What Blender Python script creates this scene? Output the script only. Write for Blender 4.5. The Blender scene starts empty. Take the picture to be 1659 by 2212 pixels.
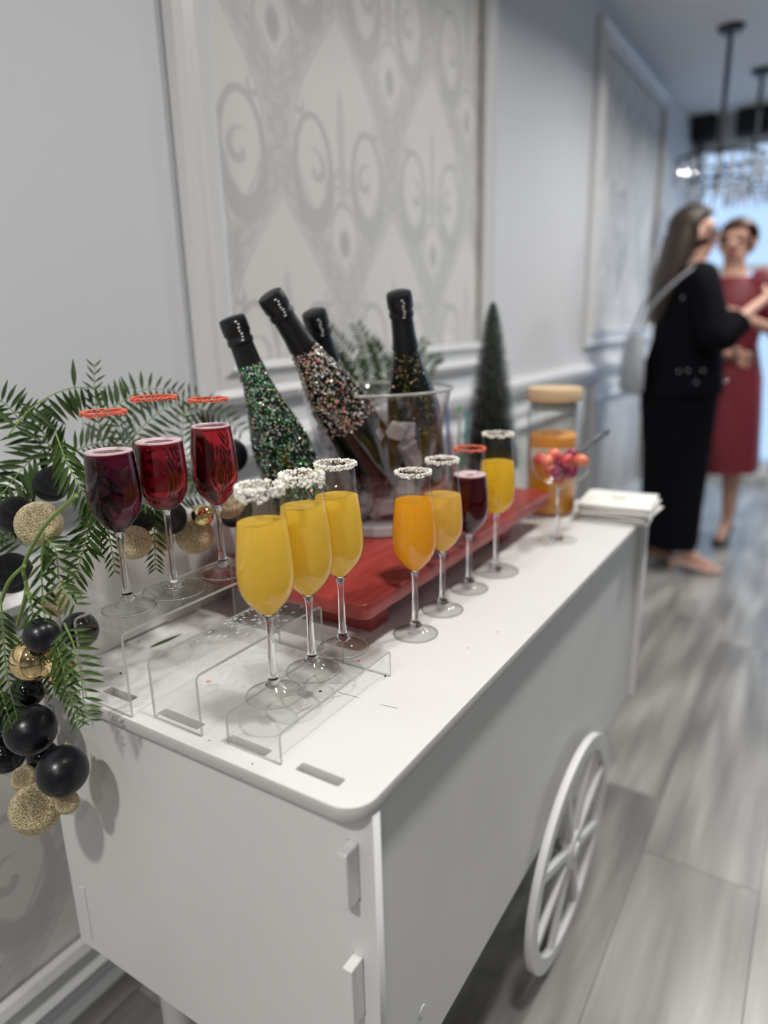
import bpy, bmesh, math, random
from mathutils import Vector, Matrix
random.seed(7)
S = bpy.context.scene
COL = S.collection
PI = math.pi

# ------------------------------------------------------------------ camera
ZC = 1.16                      # camera height over the floor
HT = 0.4066                    # camera height over the cart top
T = ZC - HT                    # cart top height
IW, IH, FPX = 1659.0, 2212.0, 1488.6
CR = Vector((0.84362532, 0.53631041, -0.02583532))
CU = Vector((-0.11945283, 0.23437697, 0.96477897))
CF = Vector((-0.52347621, 0.81082586, -0.26179015))
CP = Vector((0, 0, ZC))
cam = bpy.data.cameras.new('camera'); camo = bpy.data.objects.new('camera', cam); COL.objects.link(camo)
cam.sensor_fit = 'VERTICAL'; cam.sensor_height = 36.0; cam.lens = FPX / IH * 36.0
cam.clip_start = 0.02; cam.clip_end = 60
camo.matrix_world = Matrix(((CR.x, CU.x, -CF.x, 0), (CR.y, CU.y, -CF.y, 0), (CR.z, CU.z, -CF.z, ZC), (0, 0, 0, 1)))
cam.dof.use_dof = True; cam.dof.focus_distance = 0.79; cam.dof.aperture_fstop = 1.75
S.camera = camo

def ray(px, py): return CF + CR * ((px - IW / 2) / FPX) - CU * ((py - IH / 2) / FPX)
def onz(px, py, z): d = ray(px, py); return CP + d * ((z - ZC) / d.z)      # pixel -> point on a level surface
def onx(px, py, x): d = ray(px, py); return CP + d * (x / d.x)             # pixel -> point on a plane along the cart
def ony(px, py, y): d = ray(px, py); return CP + d * (y / d.y)             # pixel -> point on a plane across the cart
def depth(p): return (p - CP).dot(CF)

# ------------------------------------------------------------------ world, lights, exposure
w = bpy.data.worlds.new('world'); S.world = w; w.use_nodes = True
bg = w.node_tree.nodes['Background']; bg.inputs[0].default_value = (0.60, 0.77, 1.0, 1); bg.inputs[1].default_value = 1.25
S.view_settings.view_transform = 'Standard'; S.view_settings.look = 'None'
S.view_settings.gamma = 1.0; S.view_settings.exposure = 0.0; S.view_settings.use_curve_mapping = False
S.cycles.use_denoising = True
S.cycles.max_bounces = 8; S.cycles.transparent_max_bounces = 24; S.cycles.diffuse_bounces = 3; S.cycles.glossy_bounces = 3; S.cycles.transmission_bounces = 6; S.cycles.use_adaptive_sampling = True; S.cycles.adaptive_threshold = 0.04; S.cycles.adaptive_min_samples = 16
S.cycles.sample_clamp_indirect = 6.0
CEIL = 2.46
def ceiling_or_fill(x, y, power, size=0.16, col=(1, 0.97, 0.935), spread=150):
    l = bpy.data.lights.new('ceiling_or_fill_lamp', 'AREA'); l.shape = 'DISK'; l.size = size; l.energy = power; l.color = col; l.spread = math.radians(spread)
    o = bpy.data.objects.new('ceiling_or_fill_lamp', l); COL.objects.link(o); o.location = (x, y, CEIL - 0.012)
for (x, y, p) in ((0.08, 0.45, 10.8), (0.10, 1.75, 12.8), (0.0, 3.1, 18), (0.1, 4.6, 19), (1.9, 3.2, 10), (-0.25, -1.05, 27), (1.0, -2.2, 17), (2.8, -1.6, 6)):  # lamps behind the camera are unseen, added as fill for the near panel
    ceiling_or_fill(x, y, p)

# ------------------------------------------------------------------ node helpers
class X:
    """tiny expression wrapper round Math nodes"""
    def __init__(s, nt, v): s.nt, s.v = nt, v
    def op(s, o, *a):
        n = s.nt.nodes.new('ShaderNodeMath'); n.operation = o
        for i, q in enumerate((s,) + a):
            q = q.v if isinstance(q, X) else q
            if isinstance(q, (int, float)): n.inputs[i].default_value = q
            else: s.nt.links.new(q, n.inputs[i])
        return X(s.nt, n.outputs[0])
    def __add__(s, b): return s.op('ADD', b)
    def __sub__(s, b): return s.op('SUBTRACT', b)
    def __mul__(s, b): return s.op('MULTIPLY', b)
    def __truediv__(s, b): return s.op('DIVIDE', b)
    def abs(s): return s.op('ABSOLUTE')
    def cos(s): return s.op('COSINE')
    def sin(s): return s.op('SINE')
    def sqrt(s): return s.op('SQRT')
    def wrap(s): return s.op('WRAP', 0.5, -0.5)
    def atan2(s, b): return s.op('ARCTAN2', b)
    def max(s, b): return s.op('MAXIMUM', b)
    def min(s, b): return s.op('MINIMUM', b)
    def below(s, e, soft):          # 1 where s < e, soft edge
        n = s.nt.nodes.new('ShaderNodeMapRange'); n.interpolation_type = 'SMOOTHSTEP'
        s.nt.links.new(s.v, n.inputs[0]); n.inputs[1].default_value = e - soft; n.inputs[2].default_value = e + soft
        n.inputs[3].default_value = 1; n.inputs[4].default_value = 0
        return X(s.nt, n.outputs[0])

MATS = {}
def mat(name, col=(0.8, 0.8, 0.8), rough=0.5, metal=0.0, **k):
    if name in MATS: return MATS[name]
    m = bpy.data.materials.new(name); m.use_nodes = True; MATS[name] = m
    b = m.node_tree.nodes['Principled BSDF']
    b.inputs['Base Color'].default_value = (*col, 1); b.inputs['Roughness'].default_value = rough; b.inputs['Metallic'].default_value = metal
    for a, v in k.items():
        b.inputs[a.replace('_', ' ')].default_value = v
    return m
def nodes(m): return m.node_tree, m.node_tree.nodes, m.node_tree.links, m.node_tree.nodes['Principled BSDF']
def noise_col(m, c1, c2, scale=5, detail=4, stretch=None, lo=0.35, hi=0.65, coord='Object', rnd=False):
    nt, N, L, b = nodes(m)
    tc = N.new('ShaderNodeTexCoord'); mp = N.new('ShaderNodeMapping'); nz = N.new('ShaderNodeTexNoise'); cr = N.new('ShaderNodeValToRGB')
    L.new(tc.outputs[coord], mp.inputs[0]); mp.inputs['Scale'].default_value = stretch or (1, 1, 1)
    if rnd:
        oi = N.new('ShaderNodeObjectInfo'); mu = N.new('ShaderNodeMath'); mu.operation = 'MULTIPLY'; mu.inputs[1].default_value = 37
        L.new(oi.outputs['Random'], mu.inputs[0]); cb = N.new('ShaderNodeCombineXYZ')
        for i in range(3): L.new(mu.outputs[0], cb.inputs[i])
        L.new(cb.outputs[0], mp.inputs['Location'])
    L.new(mp.outputs[0], nz.inputs[0]); nz.inputs['Scale'].default_value = scale; nz.inputs['Detail'].default_value = detail
    cr.color_ramp.elements[0].position = lo; cr.color_ramp.elements[1].position = hi
    cr.color_ramp.elements[0].color = (*c1, 1); cr.color_ramp.elements[1].color = (*c2, 1)
    L.new(nz.outputs[0], cr.inputs[0]); L.new(cr.outputs[0], b.inputs['Base Color'])
    return nz, cr
def bump(m, scale, strength, dist=0.001, tex='noise', coord='Object', stretch=None):
    nt, N, L, b = nodes(m)
    tc = N.new('ShaderNodeTexCoord'); bp = N.new('ShaderNodeBump'); bp.inputs['Strength'].default_value = strength; bp.inputs['Distance'].default_value = dist
    t = N.new('ShaderNodeTexNoise' if tex == 'noise' else 'ShaderNodeTexVoronoi'); t.inputs['Scale'].default_value = scale
    mp = N.new('ShaderNodeMapping'); mp.inputs['Scale'].default_value = stretch or (1, 1, 1)
    L.new(tc.outputs[coord], mp.inputs[0]); L.new(mp.outputs[0], t.inputs['Vector']); L.new(t.outputs[0], bp.inputs['Height']); L.new(bp.outputs[0], b.inputs['Normal'])
def thin_clear(name, tint=(0.97, 0.98, 0.97), gloss=0.02, f0=0.04, boost=1.0):
    """thin clear wall: passes light straight, mirrors more at a glancing angle (same from both sides)"""
    if name in MATS: return MATS[name]
    m = bpy.data.materials.new(name); m.use_nodes = True; MATS[name] = m
    nt = m.node_tree; N, L = nt.nodes, nt.links; N.clear()
    out = N.new('ShaderNodeOutputMaterial'); mx = N.new('ShaderNodeMixShader'); tr = N.new('ShaderNodeBsdfTransparent'); gl = N.new('ShaderNodeBsdfGlossy')
    g = N.new('ShaderNodeNewGeometry'); dt = N.new('ShaderNodeVectorMath'); dt.operation = 'DOT_PRODUCT'
    L.new(g.outputs['Normal'], dt.inputs[0]); L.new(g.outputs['Incoming'], dt.inputs[1])
    c = X(nt, dt.outputs['Value']).abs(); one = X(nt, 1.0)
    k = (c * -1 + 1).op('POWER', 5.0) * ((1 - f0) * boost) + f0
    tr.inputs[0].default_value = (*tint, 1); gl.inputs['Roughness'].default_value = gloss
    L.new(k.v, mx.inputs[0]); L.new(tr.outputs[0], mx.inputs[1]); L.new(gl.outputs[0], mx.inputs[2]); L.new(mx.outputs[0], out.inputs[0])
    return m
def vcol_mat(name, rough=0.4, metal=0.0, **k):
    if name in MATS: return MATS[name]
    m = mat(name, rough=rough, metal=metal, **k); nt, N, L, b = nodes(m)
    a = N.new('ShaderNodeAttribute'); a.attribute_name = 'tint'; L.new(a.outputs['Color'], b.inputs['Base Color'])
    return m

# ------------------------------------------------------------------ mesh helpers
class MB:
    def __init__(s): s.v, s.f, s.c = [], [], []
    def add(s, vs, fs, col=None):
        o = len(s.v); s.v += [tuple(p) for p in vs]; s.f += [tuple(i + o for i in q) for q in fs]; s.c += [col] * len(fs); return s
    def box(s, a, b, col=None, M=None):
        x0, y0, z0 = a; x1, y1, z1 = b
        vs = [(x0, y0, z0), (x1, y0, z0), (x1, y1, z0), (x0, y1, z0), (x0, y0, z1), (x1, y0, z1), (x1, y1, z1), (x0, y1, z1)]
        if M is not None: vs = [M @ Vector(p) for p in vs]
        return s.add(vs, [(3, 2, 1, 0), (4, 5, 6, 7), (0, 1, 5, 4), (1, 2, 6, 5), (2, 3, 7, 6), (3, 0, 4, 7)], col)
    def lathe(s, prof, n=32, M=None, col=None):
        vs, fs = [], []
        for r, z in prof:
            for k in range(n):
                a = 2 * PI * k / n; vs.append(Vector((r * math.cos(a), r * math.sin(a), z)))
        for i in range(len(prof) - 1):
            for k in range(n):
                k2 = (k + 1) % n; fs.append((i * n + k, i * n + k2, (i + 1) * n + k2, (i + 1) * n + k))
        if M is not None: vs = [M @ p for p in vs]
        return s.add(vs, fs, col)
    def tube(s, pts, rad, n=8, col=None, cap=True):
        pts = [Vector(p) for p in pts]; m = len(pts)
        rad = rad if isinstance(rad, (list, tuple)) else [rad] * m
        vs, fs = [], []; up = None
        for i, p in enumerate(pts):
            t = (pts[min(i + 1, m - 1)] - pts[max(i - 1, 0)]).normalized()
            if up is None: up = t.orthogonal().normalized()
            up = (up - t * up.dot(t)); up = up.normalized() if up.length > 1e-6 else t.orthogonal().normalized()
            q = t.cross(up)
            for k in range(n):
                a = 2 * PI * k / n; vs.append(p + (up * math.cos(a) + q * math.sin(a)) * rad[i])
        for i in range(m - 1):
            for k in range(n): fs.append((i * n + k, i * n + (k + 1) % n, (i + 1) * n + (k + 1) % n, (i + 1) * n + k))
        if cap: fs += [tuple(range(n - 1, -1, -1)), tuple((m - 1) * n + k for k in range(n))]
        return s.add(vs, fs, col)
    def loft(s, rings, col=None, cap=True):
        n = len(rings[0]); vs = [p for r in rings for p in r]; fs = []
        for i in range(len(rings) - 1):
            for k in range(n): fs.append((i * n + k, i * n + (k + 1) % n, (i + 1) * n + (k + 1) % n, (i + 1) * n + k))
        if cap: fs += [tuple(range(n - 1, -1, -1)), tuple((len(rings) - 1) * n + k for k in range(n))]
        return s.add(vs, fs, col)
    def mesh(s, name, smooth=False, angle=None):
        me = bpy.data.meshes.new(name); me.from_pydata(s.v, [], s.f)
        if any(c is not None for c in s.c):
            at = me.attributes.new('tint', 'FLOAT_COLOR', 'FACE')
            for i, c in enumerate(s.c): at.data[i].color = (*(c or (1, 1, 1)), 1)
        bm = bmesh.new(); bm.from_mesh(me)
        if angle is None: bmesh.ops.remove_doubles(bm, verts=bm.verts, dist=1e-6)
        bmesh.ops.recalc_face_normals(bm, faces=bm.faces)
        for f in bm.faces: f.smooth = smooth
        if smooth:
            for e in bm.edges:
                if len(e.link_faces) == 2 and e.calc_face_angle(0) > math.radians(40): e.smooth = False
        bm.to_mesh(me); bm.free(); return me

def new(name, me, m=None, parent=None, kind=None, world=True):
    """one mesh object; with world=True the mesh is in world coordinates"""
    o = bpy.data.objects.new(name, me); COL.objects.link(o)
    if m is not None:
        if not me.materials: me.materials.append(m)
    if parent is not None:
        o.parent = parent
        if world: o.matrix_parent_inverse = PW[parent.name].inverted()
    PW[o.name] = Matrix() if world else Matrix()
    if kind: o['kind'] = kind
    return o
PW = {}
def part(name, mb, m, parent=None, smooth=False, kind=None, world=True):
    return new(name, mb.mesh(name, smooth), m, parent, kind, world)
def tag(o, label, cat, group=None, kind=None):
    o['label'] = label; o['category'] = cat
    if group: o['group'] = group
    if kind: o['kind'] = kind
    return o
def thing(name, label, cat, loc=(0, 0, 0), group=None):
    o = bpy.data.objects.new(name, None); COL.objects.link(o); o.empty_display_size = 0.05; o.location = loc
    PW[o.name] = Matrix.Translation(Vector(loc)); return tag(o, label, cat, group)
def struct(name, mb, m, smooth=False):
    o = part(name, mb, m, None, smooth); o['kind'] = 'structure'; return o
def bevel(o, wd, seg=2):
    md = o.modifiers.new('bevel', 'BEVEL'); md.width = wd; md.segments = seg; md.limit_method = 'ANGLE'; md.angle_limit = math.radians(40); return o
def copy_tree(o, loc=None):
    c = o.copy(); COL.objects.link(c)
    if loc is not None: c.location = loc
    for ch in o.children:
        d = ch.copy(); COL.objects.link(d); d.parent = c
        for g in ch.children:
            e = g.copy(); COL.objects.link(e); e.parent = d
    return c
def plate(name, outline, holes, thick, M, bev=0.0008):
    """flat sheet cut from an outline with holes; lies in local XY, centred in thickness, then M"""
    cu = bpy.data.curves.new(name, 'CURVE'); cu.dimensions = '2D'; cu.fill_mode = 'BOTH'; cu.extrude = thick / 2 - bev; cu.bevel_depth = bev; cu.bevel_resolution = 1; cu.offset = -bev
    for poly in [outline] + holes:
        sp = cu.splines.new('POLY'); sp.points.add(len(poly) - 1); sp.use_cyclic_u = True
        for p, q in zip(sp.points, poly): p.co = (q[0], q[1], 0, 1)
    t = bpy.data.objects.new(name, cu); COL.objects.link(t)
    dg = bpy.context.evaluated_depsgraph_get(); me = bpy.data.meshes.new_from_object(t.evaluated_get(dg)); me.name = name
    bpy.data.objects.remove(t); bpy.data.curves.remove(cu); me.transform(M); me.materials.clear(); me.update(); return me
def rrect(x0, y0, x1, y1, r, seg=6, corners=(1, 1, 1, 1)):
    pts = []
    for (cx, cy, a0, c, kx, ky) in ((x1 - r, y0 + r, -90, corners[0], x1, y0), (x1 - r, y1 - r, 0, corners[1], x1, y1), (x0 + r, y1 - r, 90, corners[2], x0, y1), (x0 + r, y0 + r, 180, corners[3], x0, y0)):
        if c:
            for k in range(seg + 1):
                a = math.radians(a0 + 90 * k / seg); pts.append((cx + r * math.cos(a), cy + r * math.sin(a)))
        else: pts.append((kx, ky))
    return pts
AX_Y = lambda y: Matrix(((1, 0, 0, 0), (0, 0, 1, y), (0, 1, 0, 0), (0, 0, 0, 1)))     # local XY -> world XZ at given y
AX_X = lambda x: Matrix(((0, 0, 1, x), (1, 0, 0, 0), (0, 1, 0, 0), (0, 0, 0, 1)))     # local XY -> world YZ at given x

# ------------------------------------------------------------------ materials
PAINT = mat('wall_paint', (0.69, 0.70, 0.72), 0.55)
TRIM = mat('trim_white', (0.76, 0.765, 0.765), 0.32)
CEILM = mat('ceiling_paint', (0.74, 0.75, 0.77), 0.8)
MDF = mat('white_painted_board', (0.86, 0.855, 0.84), 0.42); noise_col(MDF, (0.715, 0.715, 0.705), (0.745, 0.745, 0.735), 6, 5, lo=0.3, hi=0.6); bump(MDF, 900, 0.12, 0.0004)
MDFEDGE = mat('raw_painted_edge', (0.56, 0.555, 0.54), 0.7); bump(MDFEDGE, 700, 0.5, 0.0008)
RED = mat('red_stained_wood', (0.45, 0.03, 0.025), 0.38); noise_col(RED, (0.27, 0.030, 0.024), (0.38, 0.050, 0.040), 14, 6, (6, 0.6, 6), 0.3, 0.7); bump(RED, 60, 0.25, 0.0006, stretch=(8, 0.6, 8))
GLASS = thin_clear('clear_glass_wall', (0.975, 0.985, 0.98), 0.01, 0.045, 0.8)
FOOTGL = thin_clear('clear_glass_foot', (0.955, 0.96, 0.955), 0.01, 0.07, 0.9)
ACRYL = thin_clear('clear_acrylic', (0.975, 0.98, 0.975), 0.02, 0.05, 0.8)
ACREDGE = mat('acrylic_edge', (0.50, 0.51, 0.48), 0.15, 0.0, Alpha=0.75)
SOLID = mat('solid_glass', (1, 1, 1), 0.0, 0.0, Transmission_Weight=1.0, IOR=1.5)
GREEN = mat('leaf_green', (0.07, 0.17, 0.035), 0.5, Specular_IOR_Level=0.25); noise_col(GREEN, (0.024, 0.058, 0.010), (0.062, 0.112, 0.022), 3, 2, rnd=True)
STEM = mat('stem_green', (0.20, 0.30, 0.07), 0.5)
GREENB = mat('soft_leaf_green', (0.045, 0.082, 0.024), 0.5, Specular_IOR_Level=0.25)
BLACKM = mat('matte_black', (0.006, 0.007, 0.011), 0.30)
BLACKG = mat('glitter_black', (0.008, 0.008, 0.01), 0.35, 0.2); bump(BLACKG, 45, 1.0, 0.06, 'vor')
BLACKS = mat('gloss_black', (0.004, 0.004, 0.007), 0.06)
GOLDG = mat('glitter_gold', (0.62, 0.47, 0.22), 0.42, 0.75); bump(GOLDG, 26, 0.55, 0.10, 'vor')
def flake_col(m, c1, c2, sc):
    nt, N, L, b = nodes(m); tc = N.new('ShaderNodeTexCoord'); vo = N.new('ShaderNodeTexVoronoi'); vo.inputs['Scale'].default_value = sc; cr = N.new('ShaderNodeValToRGB'); sx = N.new('ShaderNodeSeparateColor')
    L.new(tc.outputs['Object'], vo.inputs['Vector']); L.new(vo.outputs['Color'], sx.inputs[0]); L.new(sx.outputs[0], cr.inputs[0]); L.new(cr.outputs[0], b.inputs['Base Color'])
    cr.color_ramp.elements[0].color = (*c1, 1); cr.color_ramp.elements[1].color = (*c2, 1); cr.color_ramp.elements[0].position = 0.2; cr.color_ramp.elements[1].position = 0.95
flake_col(GOLDG, (0.44, 0.33, 0.15), (1.0, 0.90, 0.64), 24); flake_col(BLACKG, (0.003, 0.003, 0.004), (0.035, 0.036, 0.045), 34)

GOLDC = mat('mirror_gold', (0.86, 0.66, 0.34), 0.05, 1.0)
STEEL = mat('steel_cap', (0.75, 0.68, 0.5), 0.3, 1.0)
def wallpaper():
    m = mat('damask_wallpaper', rough=0.45); nt, N, L, b = nodes(m)
    g = N.new('ShaderNodeNewGeometry'); sp = N.new('ShaderNodeSeparateXYZ'); L.new(g.outputs['Position'], sp.inputs[0])
    y, z = X(nt, sp.outputs[1]), X(nt, sp.outputs[2])
    nz = N.new('ShaderNodeTexNoise'); nz.inputs['Scale'].default_value = 25; L.new(g.outputs['Position'], nz.inputs[0])
    wob = X(nt, nz.outputs[0]) - 0.5
    u = (y - 1.405) / 0.43; v = (z - ZC) / 0.77
    uw = u.wrap().abs(); gv = X(nt, (v * (2 * PI)).cos().v) * -0.25 + 0.25
    d = (uw - gv).abs()
    band = d.below(0.085, 0.02) * 0.62
    dots = (X(nt, (v * 90).sin().v) * (d * 60).cos()).op('GREATER_THAN', 0.25) * 0.35
    line = (d - 0.105).abs().below(0.008, 0.005) * 0.6
    total = (band - band * dots).max(line)
    for (du, dv) in ((0.0, 0.5), (0.5, 0.0)):
        p = (u + du).wrap().abs() * 0.43; q = (v + dv).wrap() * 0.77          # metres from the cell centre
        # scrolls: big hanging loops with curled ends
        a = (p - 0.105) / 0.062; c = (q + 0.055) / 0.105; rr = (a * a + c * c).sqrt(); wdt = (c * -0.10 + 0.17).max(0.05)
        total = total.max((((rr - 1).abs()) / wdt).below(1.0, 0.25) * 0.75)
        for (cx, cz, R, k, sg) in ((0.100, -0.055, 0.040, 105, 1), (0.150, 0.060, 0.022, 160, 1), (0.030, -0.09, 0.016, 220, -1)):
            a, c = p - cx, q - cz; r = (a * a + c * c).sqrt(); th = c.atan2(a)
            spi = (th * sg + r * k).cos().op('GREATER_THAN', 0.45) * r.below(R, 0.004)
            total = total.max(spi * 0.65)
        # tear-drop flower below the centre and palmette
        a = p / 0.055; c = (q + 0.20) / 0.085; rr = (a * a + c * c).sqrt()
        total = total.max((rr - 1).abs().below(0.09, 0.05) * 0.6); total = total.max(rr.below(0.36, 0.1) * 0.9)
        a = p / 0.09; c = (q + 0.19) / 0.14; rr = (a * a + c * c).sqrt() + (c.atan2(a) * 12).sin() * 0.05
        total = total.max((rr - 1).abs().below(0.04, 0.03) * 0.55)
        a = p / 0.02; c = (q + 0.07) / 0.05; rr = (a * a + c * c).sqrt() + (c.atan2(a) * 9).cos() * 0.2
        total = total.max(rr.below(0.9, 0.2) * 0.5)
        a = p / 0.016; c = (q - 0.03) / 0.10; total = total.max((a * a + c * c).sqrt().below(0.9, 0.2) * 0.5)
    mx = N.new('ShaderNodeMix'); mx.data_type = 'RGBA'; mx.inputs['A'].default_value = (0.75, 0.735, 0.70, 1); mx.inputs['B'].default_value = (0.50, 0.50, 0.49, 1)
    L.new((total + wob * 0.25 * total).v, mx.inputs['Factor']); L.new(mx.outputs['Result'], b.inputs['Base Color'])
    return m
PAPER = wallpaper()
def wood_floor():
    m = mat('grey_oak_plank', rough=0.30); nt, N, L, b = nodes(m)
    nz, cr = noise_col(m, (0.15, 0.145, 0.135), (0.38, 0.37, 0.345), 2.2, 8, (7, 0.55, 1), 0.30, 0.68, 'Object', True)
    wv = N.new('ShaderNodeTexWave'); wv.wave_type = 'RINGS'; wv.inputs['Scale'].default_value = 1.3; wv.inputs['Distortion'].default_value = 9; wv.inputs['Detail'].default_value = 3; wv.inputs['Detail Scale'].default_value = 0.8
    mp = [n for n in N if n.type == 'MAPPING'][0]; L.new(mp.outputs[0], wv.inputs[0])
    mx = N.new('ShaderNodeMix'); mx.data_type = 'RGBA'; mx.blend_type = 'MULTIPLY'; mx.inputs['Factor'].default_value = 0.30
    L.new(cr.outputs[0], mx.inputs['A']); L.new(wv.outputs[0], mx.inputs['B']); L.new(mx.outputs['Result'], b.inputs['Base Color'])
    bump(m, 30, 0.15, 0.001, stretch=(12, 0.8, 1))
    return m
PLANK = wood_floor()

# ------------------------------------------------------------------ room shell
XW, XR, YB, YF = -1.0, 4.6, -4.2, 5.62
def L2(z): return z + ZC          # height measured from the camera -> world
base_floor = struct('floor', MB().box((XW - 0.1, YB - 0.1, -0.06), (XR + 0.1, YF + 0.6, -0.004)), mat('floor_joint', (0.10, 0.095, 0.09), 0.8))
PWID, PLEN = 0.235, 1.22
pm = MB().box((-PWID / 2 + 0.0008, -PLEN / 2 + 0.0008, -0.006), (PWID / 2 - 0.0008, PLEN / 2 - 0.0008, 0)).mesh('plank')
seam_x = onz(1390, 1830, 0).x
joint_y = onz(1659, 1935, 0).y
i = 0
for cx in range(-4, 16):
    off = (joint_y, onz(1330, 1600, 0).y, joint_y + 0.75, joint_y + 0.2)[cx % 4]
    x0 = seam_x + cx * PWID
    if x0 + PWID > XR + 0.2 or x0 < XW - 0.25: continue
    k0 = math.floor((-0.9 - off) / PLEN)
    for k in range(k0, k0 + 7):
        yc = off + k * PLEN + PLEN / 2
        if yc - PLEN / 2 > YF: continue
        if cx > 6 and (k - k0) > 99: continue
        o = new('plank', pm, PLANK, base_floor); o.location = (x0 + PWID / 2, yc, 0)
struct('wall_left', MB().box((XW - 0.12, YB, 0), (XW, YF + 0.1, CEIL)), PAINT)
struct('wall_right', MB().box((XR, YB, 0), (XR + 0.12, YF + 0.1, CEIL)), PAINT)
struct('wall_back', MB().box((XW - 0.12, YB - 0.12, 0), (XR + 0.12, YB, CEIL)), PAINT)
struct('ceiling', MB().box((XW - 0.12, YB - 0.12, CEIL), (XR + 0.12, YF + 0.2, CEIL + 0.1)), CEILM)
# far wall: narrow returns, full height glazing between
fw = MB(); fw.box((XW - 0.12, YF, 0), (XW + 0.03, YF + 0.12, CEIL)); fw.box((2.59, YF, 0), (XR + 0.12, YF + 0.12, CEIL)); fw.box((XW, YF, L2(1.15)), (2.7, YF + 0.12, CEIL)); fw.box((XW, YF, 0), (2.7, YF + 0.12, 0.05))
struct('wall_far', fw, PAINT)
PANE = thin_clear('window_glass', (0.90, 0.95, 1.0), 0.02, 0.04)
wx = [XW + 0.03 + k * 0.713 for k in range(6)]
for k in range(5):
    wf = MB(); a, b_ = wx[k], wx[k + 1]
    for (x0, x1, z0, z1) in ((a, a + 0.035, 0.05, L2(1.15)), (b_ - 0.035, b_, 0.05, L2(1.15)), (a, b_, 0.05, 0.11), (a, b_, L2(1.10), L2(1.15)), (a, b_, L2(0.30), L2(0.34))):
        wf.box((x0, YF + 0.03, z0), (x1, YF + 0.09, z1))
    wn = struct('window_%d' % (k + 1), wf, TRIM)
    for (z0, z1) in ((0.11, L2(0.30)), (L2(0.34), L2(1.10))):
        part('pane', MB().box((a + 0.035, YF + 0.055, z0), (b_ - 0.035, YF + 0.061, z1)), PANE, wn)
# dark header boxes over the glazing, pale gap between
dark = mat('black_fabric', (0.012, 0.013, 0.016), 0.8)
for (x0, x1, lb) in ((XW + 0.02, -0.85, 'short black header box above the glazing next to the panelled wall'), (-0.72, 2.4, 'long black header box above the glazing beyond the chandeliers')):
    o = bevel(part('valance', MB().box((x0, YF - 0.14, L2(1.14)), (x1, YF - 0.001, L2(1.295))), dark), 0.006); tag(o, lb, 'valance')
# panel mouldings on the long wall
tn = [0]
def frame(y0, y1, z0, z1, wd=0.085):
    """picture-frame moulding round the wallpaper y0..y1, z0..z1"""
    tn[0] += 1
    prof = ((0.0, 0.010), (0.0, 0.026), (0.016, 0.032), (0.030, 0.020), (0.052, 0.018), (0.066, 0.030), (0.080, 0.022), (wd, 0.004))  # (distance out from the paper, depth)
    rings = []
    for d, t in prof:
        rings.append([(XW + t, y0 - d, z0 - d), (XW + t, y1 + d, z0 - d), (XW + t, y1 + d, z1 + d), (XW + t, y0 - d, z1 + d)])
    m = MB(); vs = [p for r in rings for p in r]; fs = []
    for a in range(len(rings) - 1):
        for k in range(4): fs.append((a * 4 + k, a * 4 + (k + 1) % 4, a * 4 + 4 + (k + 1) % 4, a * 4 + 4 + k))
    m.add(vs, fs); t = struct('trim_%d' % tn[0], m, TRIM)
    part('wallpaper_panel', MB().box((XW - 0.001, y0 - 0.01, z0 - 0.01), (XW + 0.004, y1 + 0.01, z1 + 0.01)), PAPER, t)
frame(0.997, 2.138, L2(-0.062), L2(1.15)); frame(3.385, 4.61, L2(-0.045), L2(1.15)); frame(-1.5, -0.3, L2(-0.062), L2(1.15))
for (a, b_) in ((-1.6, 0.86), (1.06, 2.10), (2.36, 3.20), (3.50, 4.61)): frame(a, b_, L2(-1.02), L2(-0.40), 0.075)
tn[0] += 1
cr_ = MB(); cr_.loft([[(XW + t, y, z) for t, z in ((0, L2(-0.285)), (0.012, L2(-0.285)), (0.018, L2(-0.265)), (0.040, L2(-0.245)), (0.044, L2(-0.222)), (0.030, L2(-0.210)), (0, L2(-0.205)))] for y in (YB, YF)])
struct('trim_%d' % tn[0], cr_, TRIM)
bb = MB().loft([[(XW + t, y, z) for t, z in ((0, 0), (0.016, 0), (0.016, 0.04), (0.008, 0.055), (0, 0.055))] for y in (YB, YF)])
struct('baseboard_left', bb, TRIM)

# ------------------------------------------------------------------ cart
TT = 0.015
cart = thing('drinks_cart', 'white painted board drinks cart with a spoked wheel, holding all the glasses', 'cart', (-0.56, 0.98, 0))
slots = []
for (a, b_) in ((-0.387, -0.336), (-0.481, -0.426), (-0.583, -0.520), (-0.678, -0.630)): slots.append(rrect(a, 0.4305, b_, 0.4425, 0.002, 2))
for (a, b_) in ((-0.387, -0.336), (-0.583, -0.520), (-0.678, -0.630)): slots.append(rrect(a, 1.5185, b_, 1.5300, 0.002, 2))
me = plate('cart_top', rrect(-0.83, 0.406, -0.297, 1.555, 0.030, 8), slots, TT, Matrix.Translation((0, 0, T - TT / 2)), 0.0012)
ct = new('cart_top', me, MDF, cart); me.materials.append(MDFEDGE)
for q in me.polygons:
    if abs(q.normal.z) < 0.6: q.material_index = 1
zb, zt = L2(-0.850), T - TT - 0.0005
def end_panel(y):
    holes = [rrect(-0.3275, 0.634, -0.3155, 0.7005, 0.001, 1), rrect(-0.3275, 0.495, -0.3155, 0.5685, 0.001, 1), rrect(-0.8005, 0.62, -0.7885, 0.70, 0.001, 1), rrect(-0.8005, 0.325, -0.7885, 0.42, 0.001, 1)]
    out = [(-0.82, zb), (-0.298, zb), (-0.298, zt), (-0.398, zt), (-0.398, zt - 0.012), (-0.409, zt - 0.012), (-0.409, zt), (-0.82, zt)]
    return new('end_panel', plate('end_panel', out, holes, 0.012, AX_Y(y), 0.0006), MDF, cart)
end_panel(0.436); end_panel(1.524)
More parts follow.
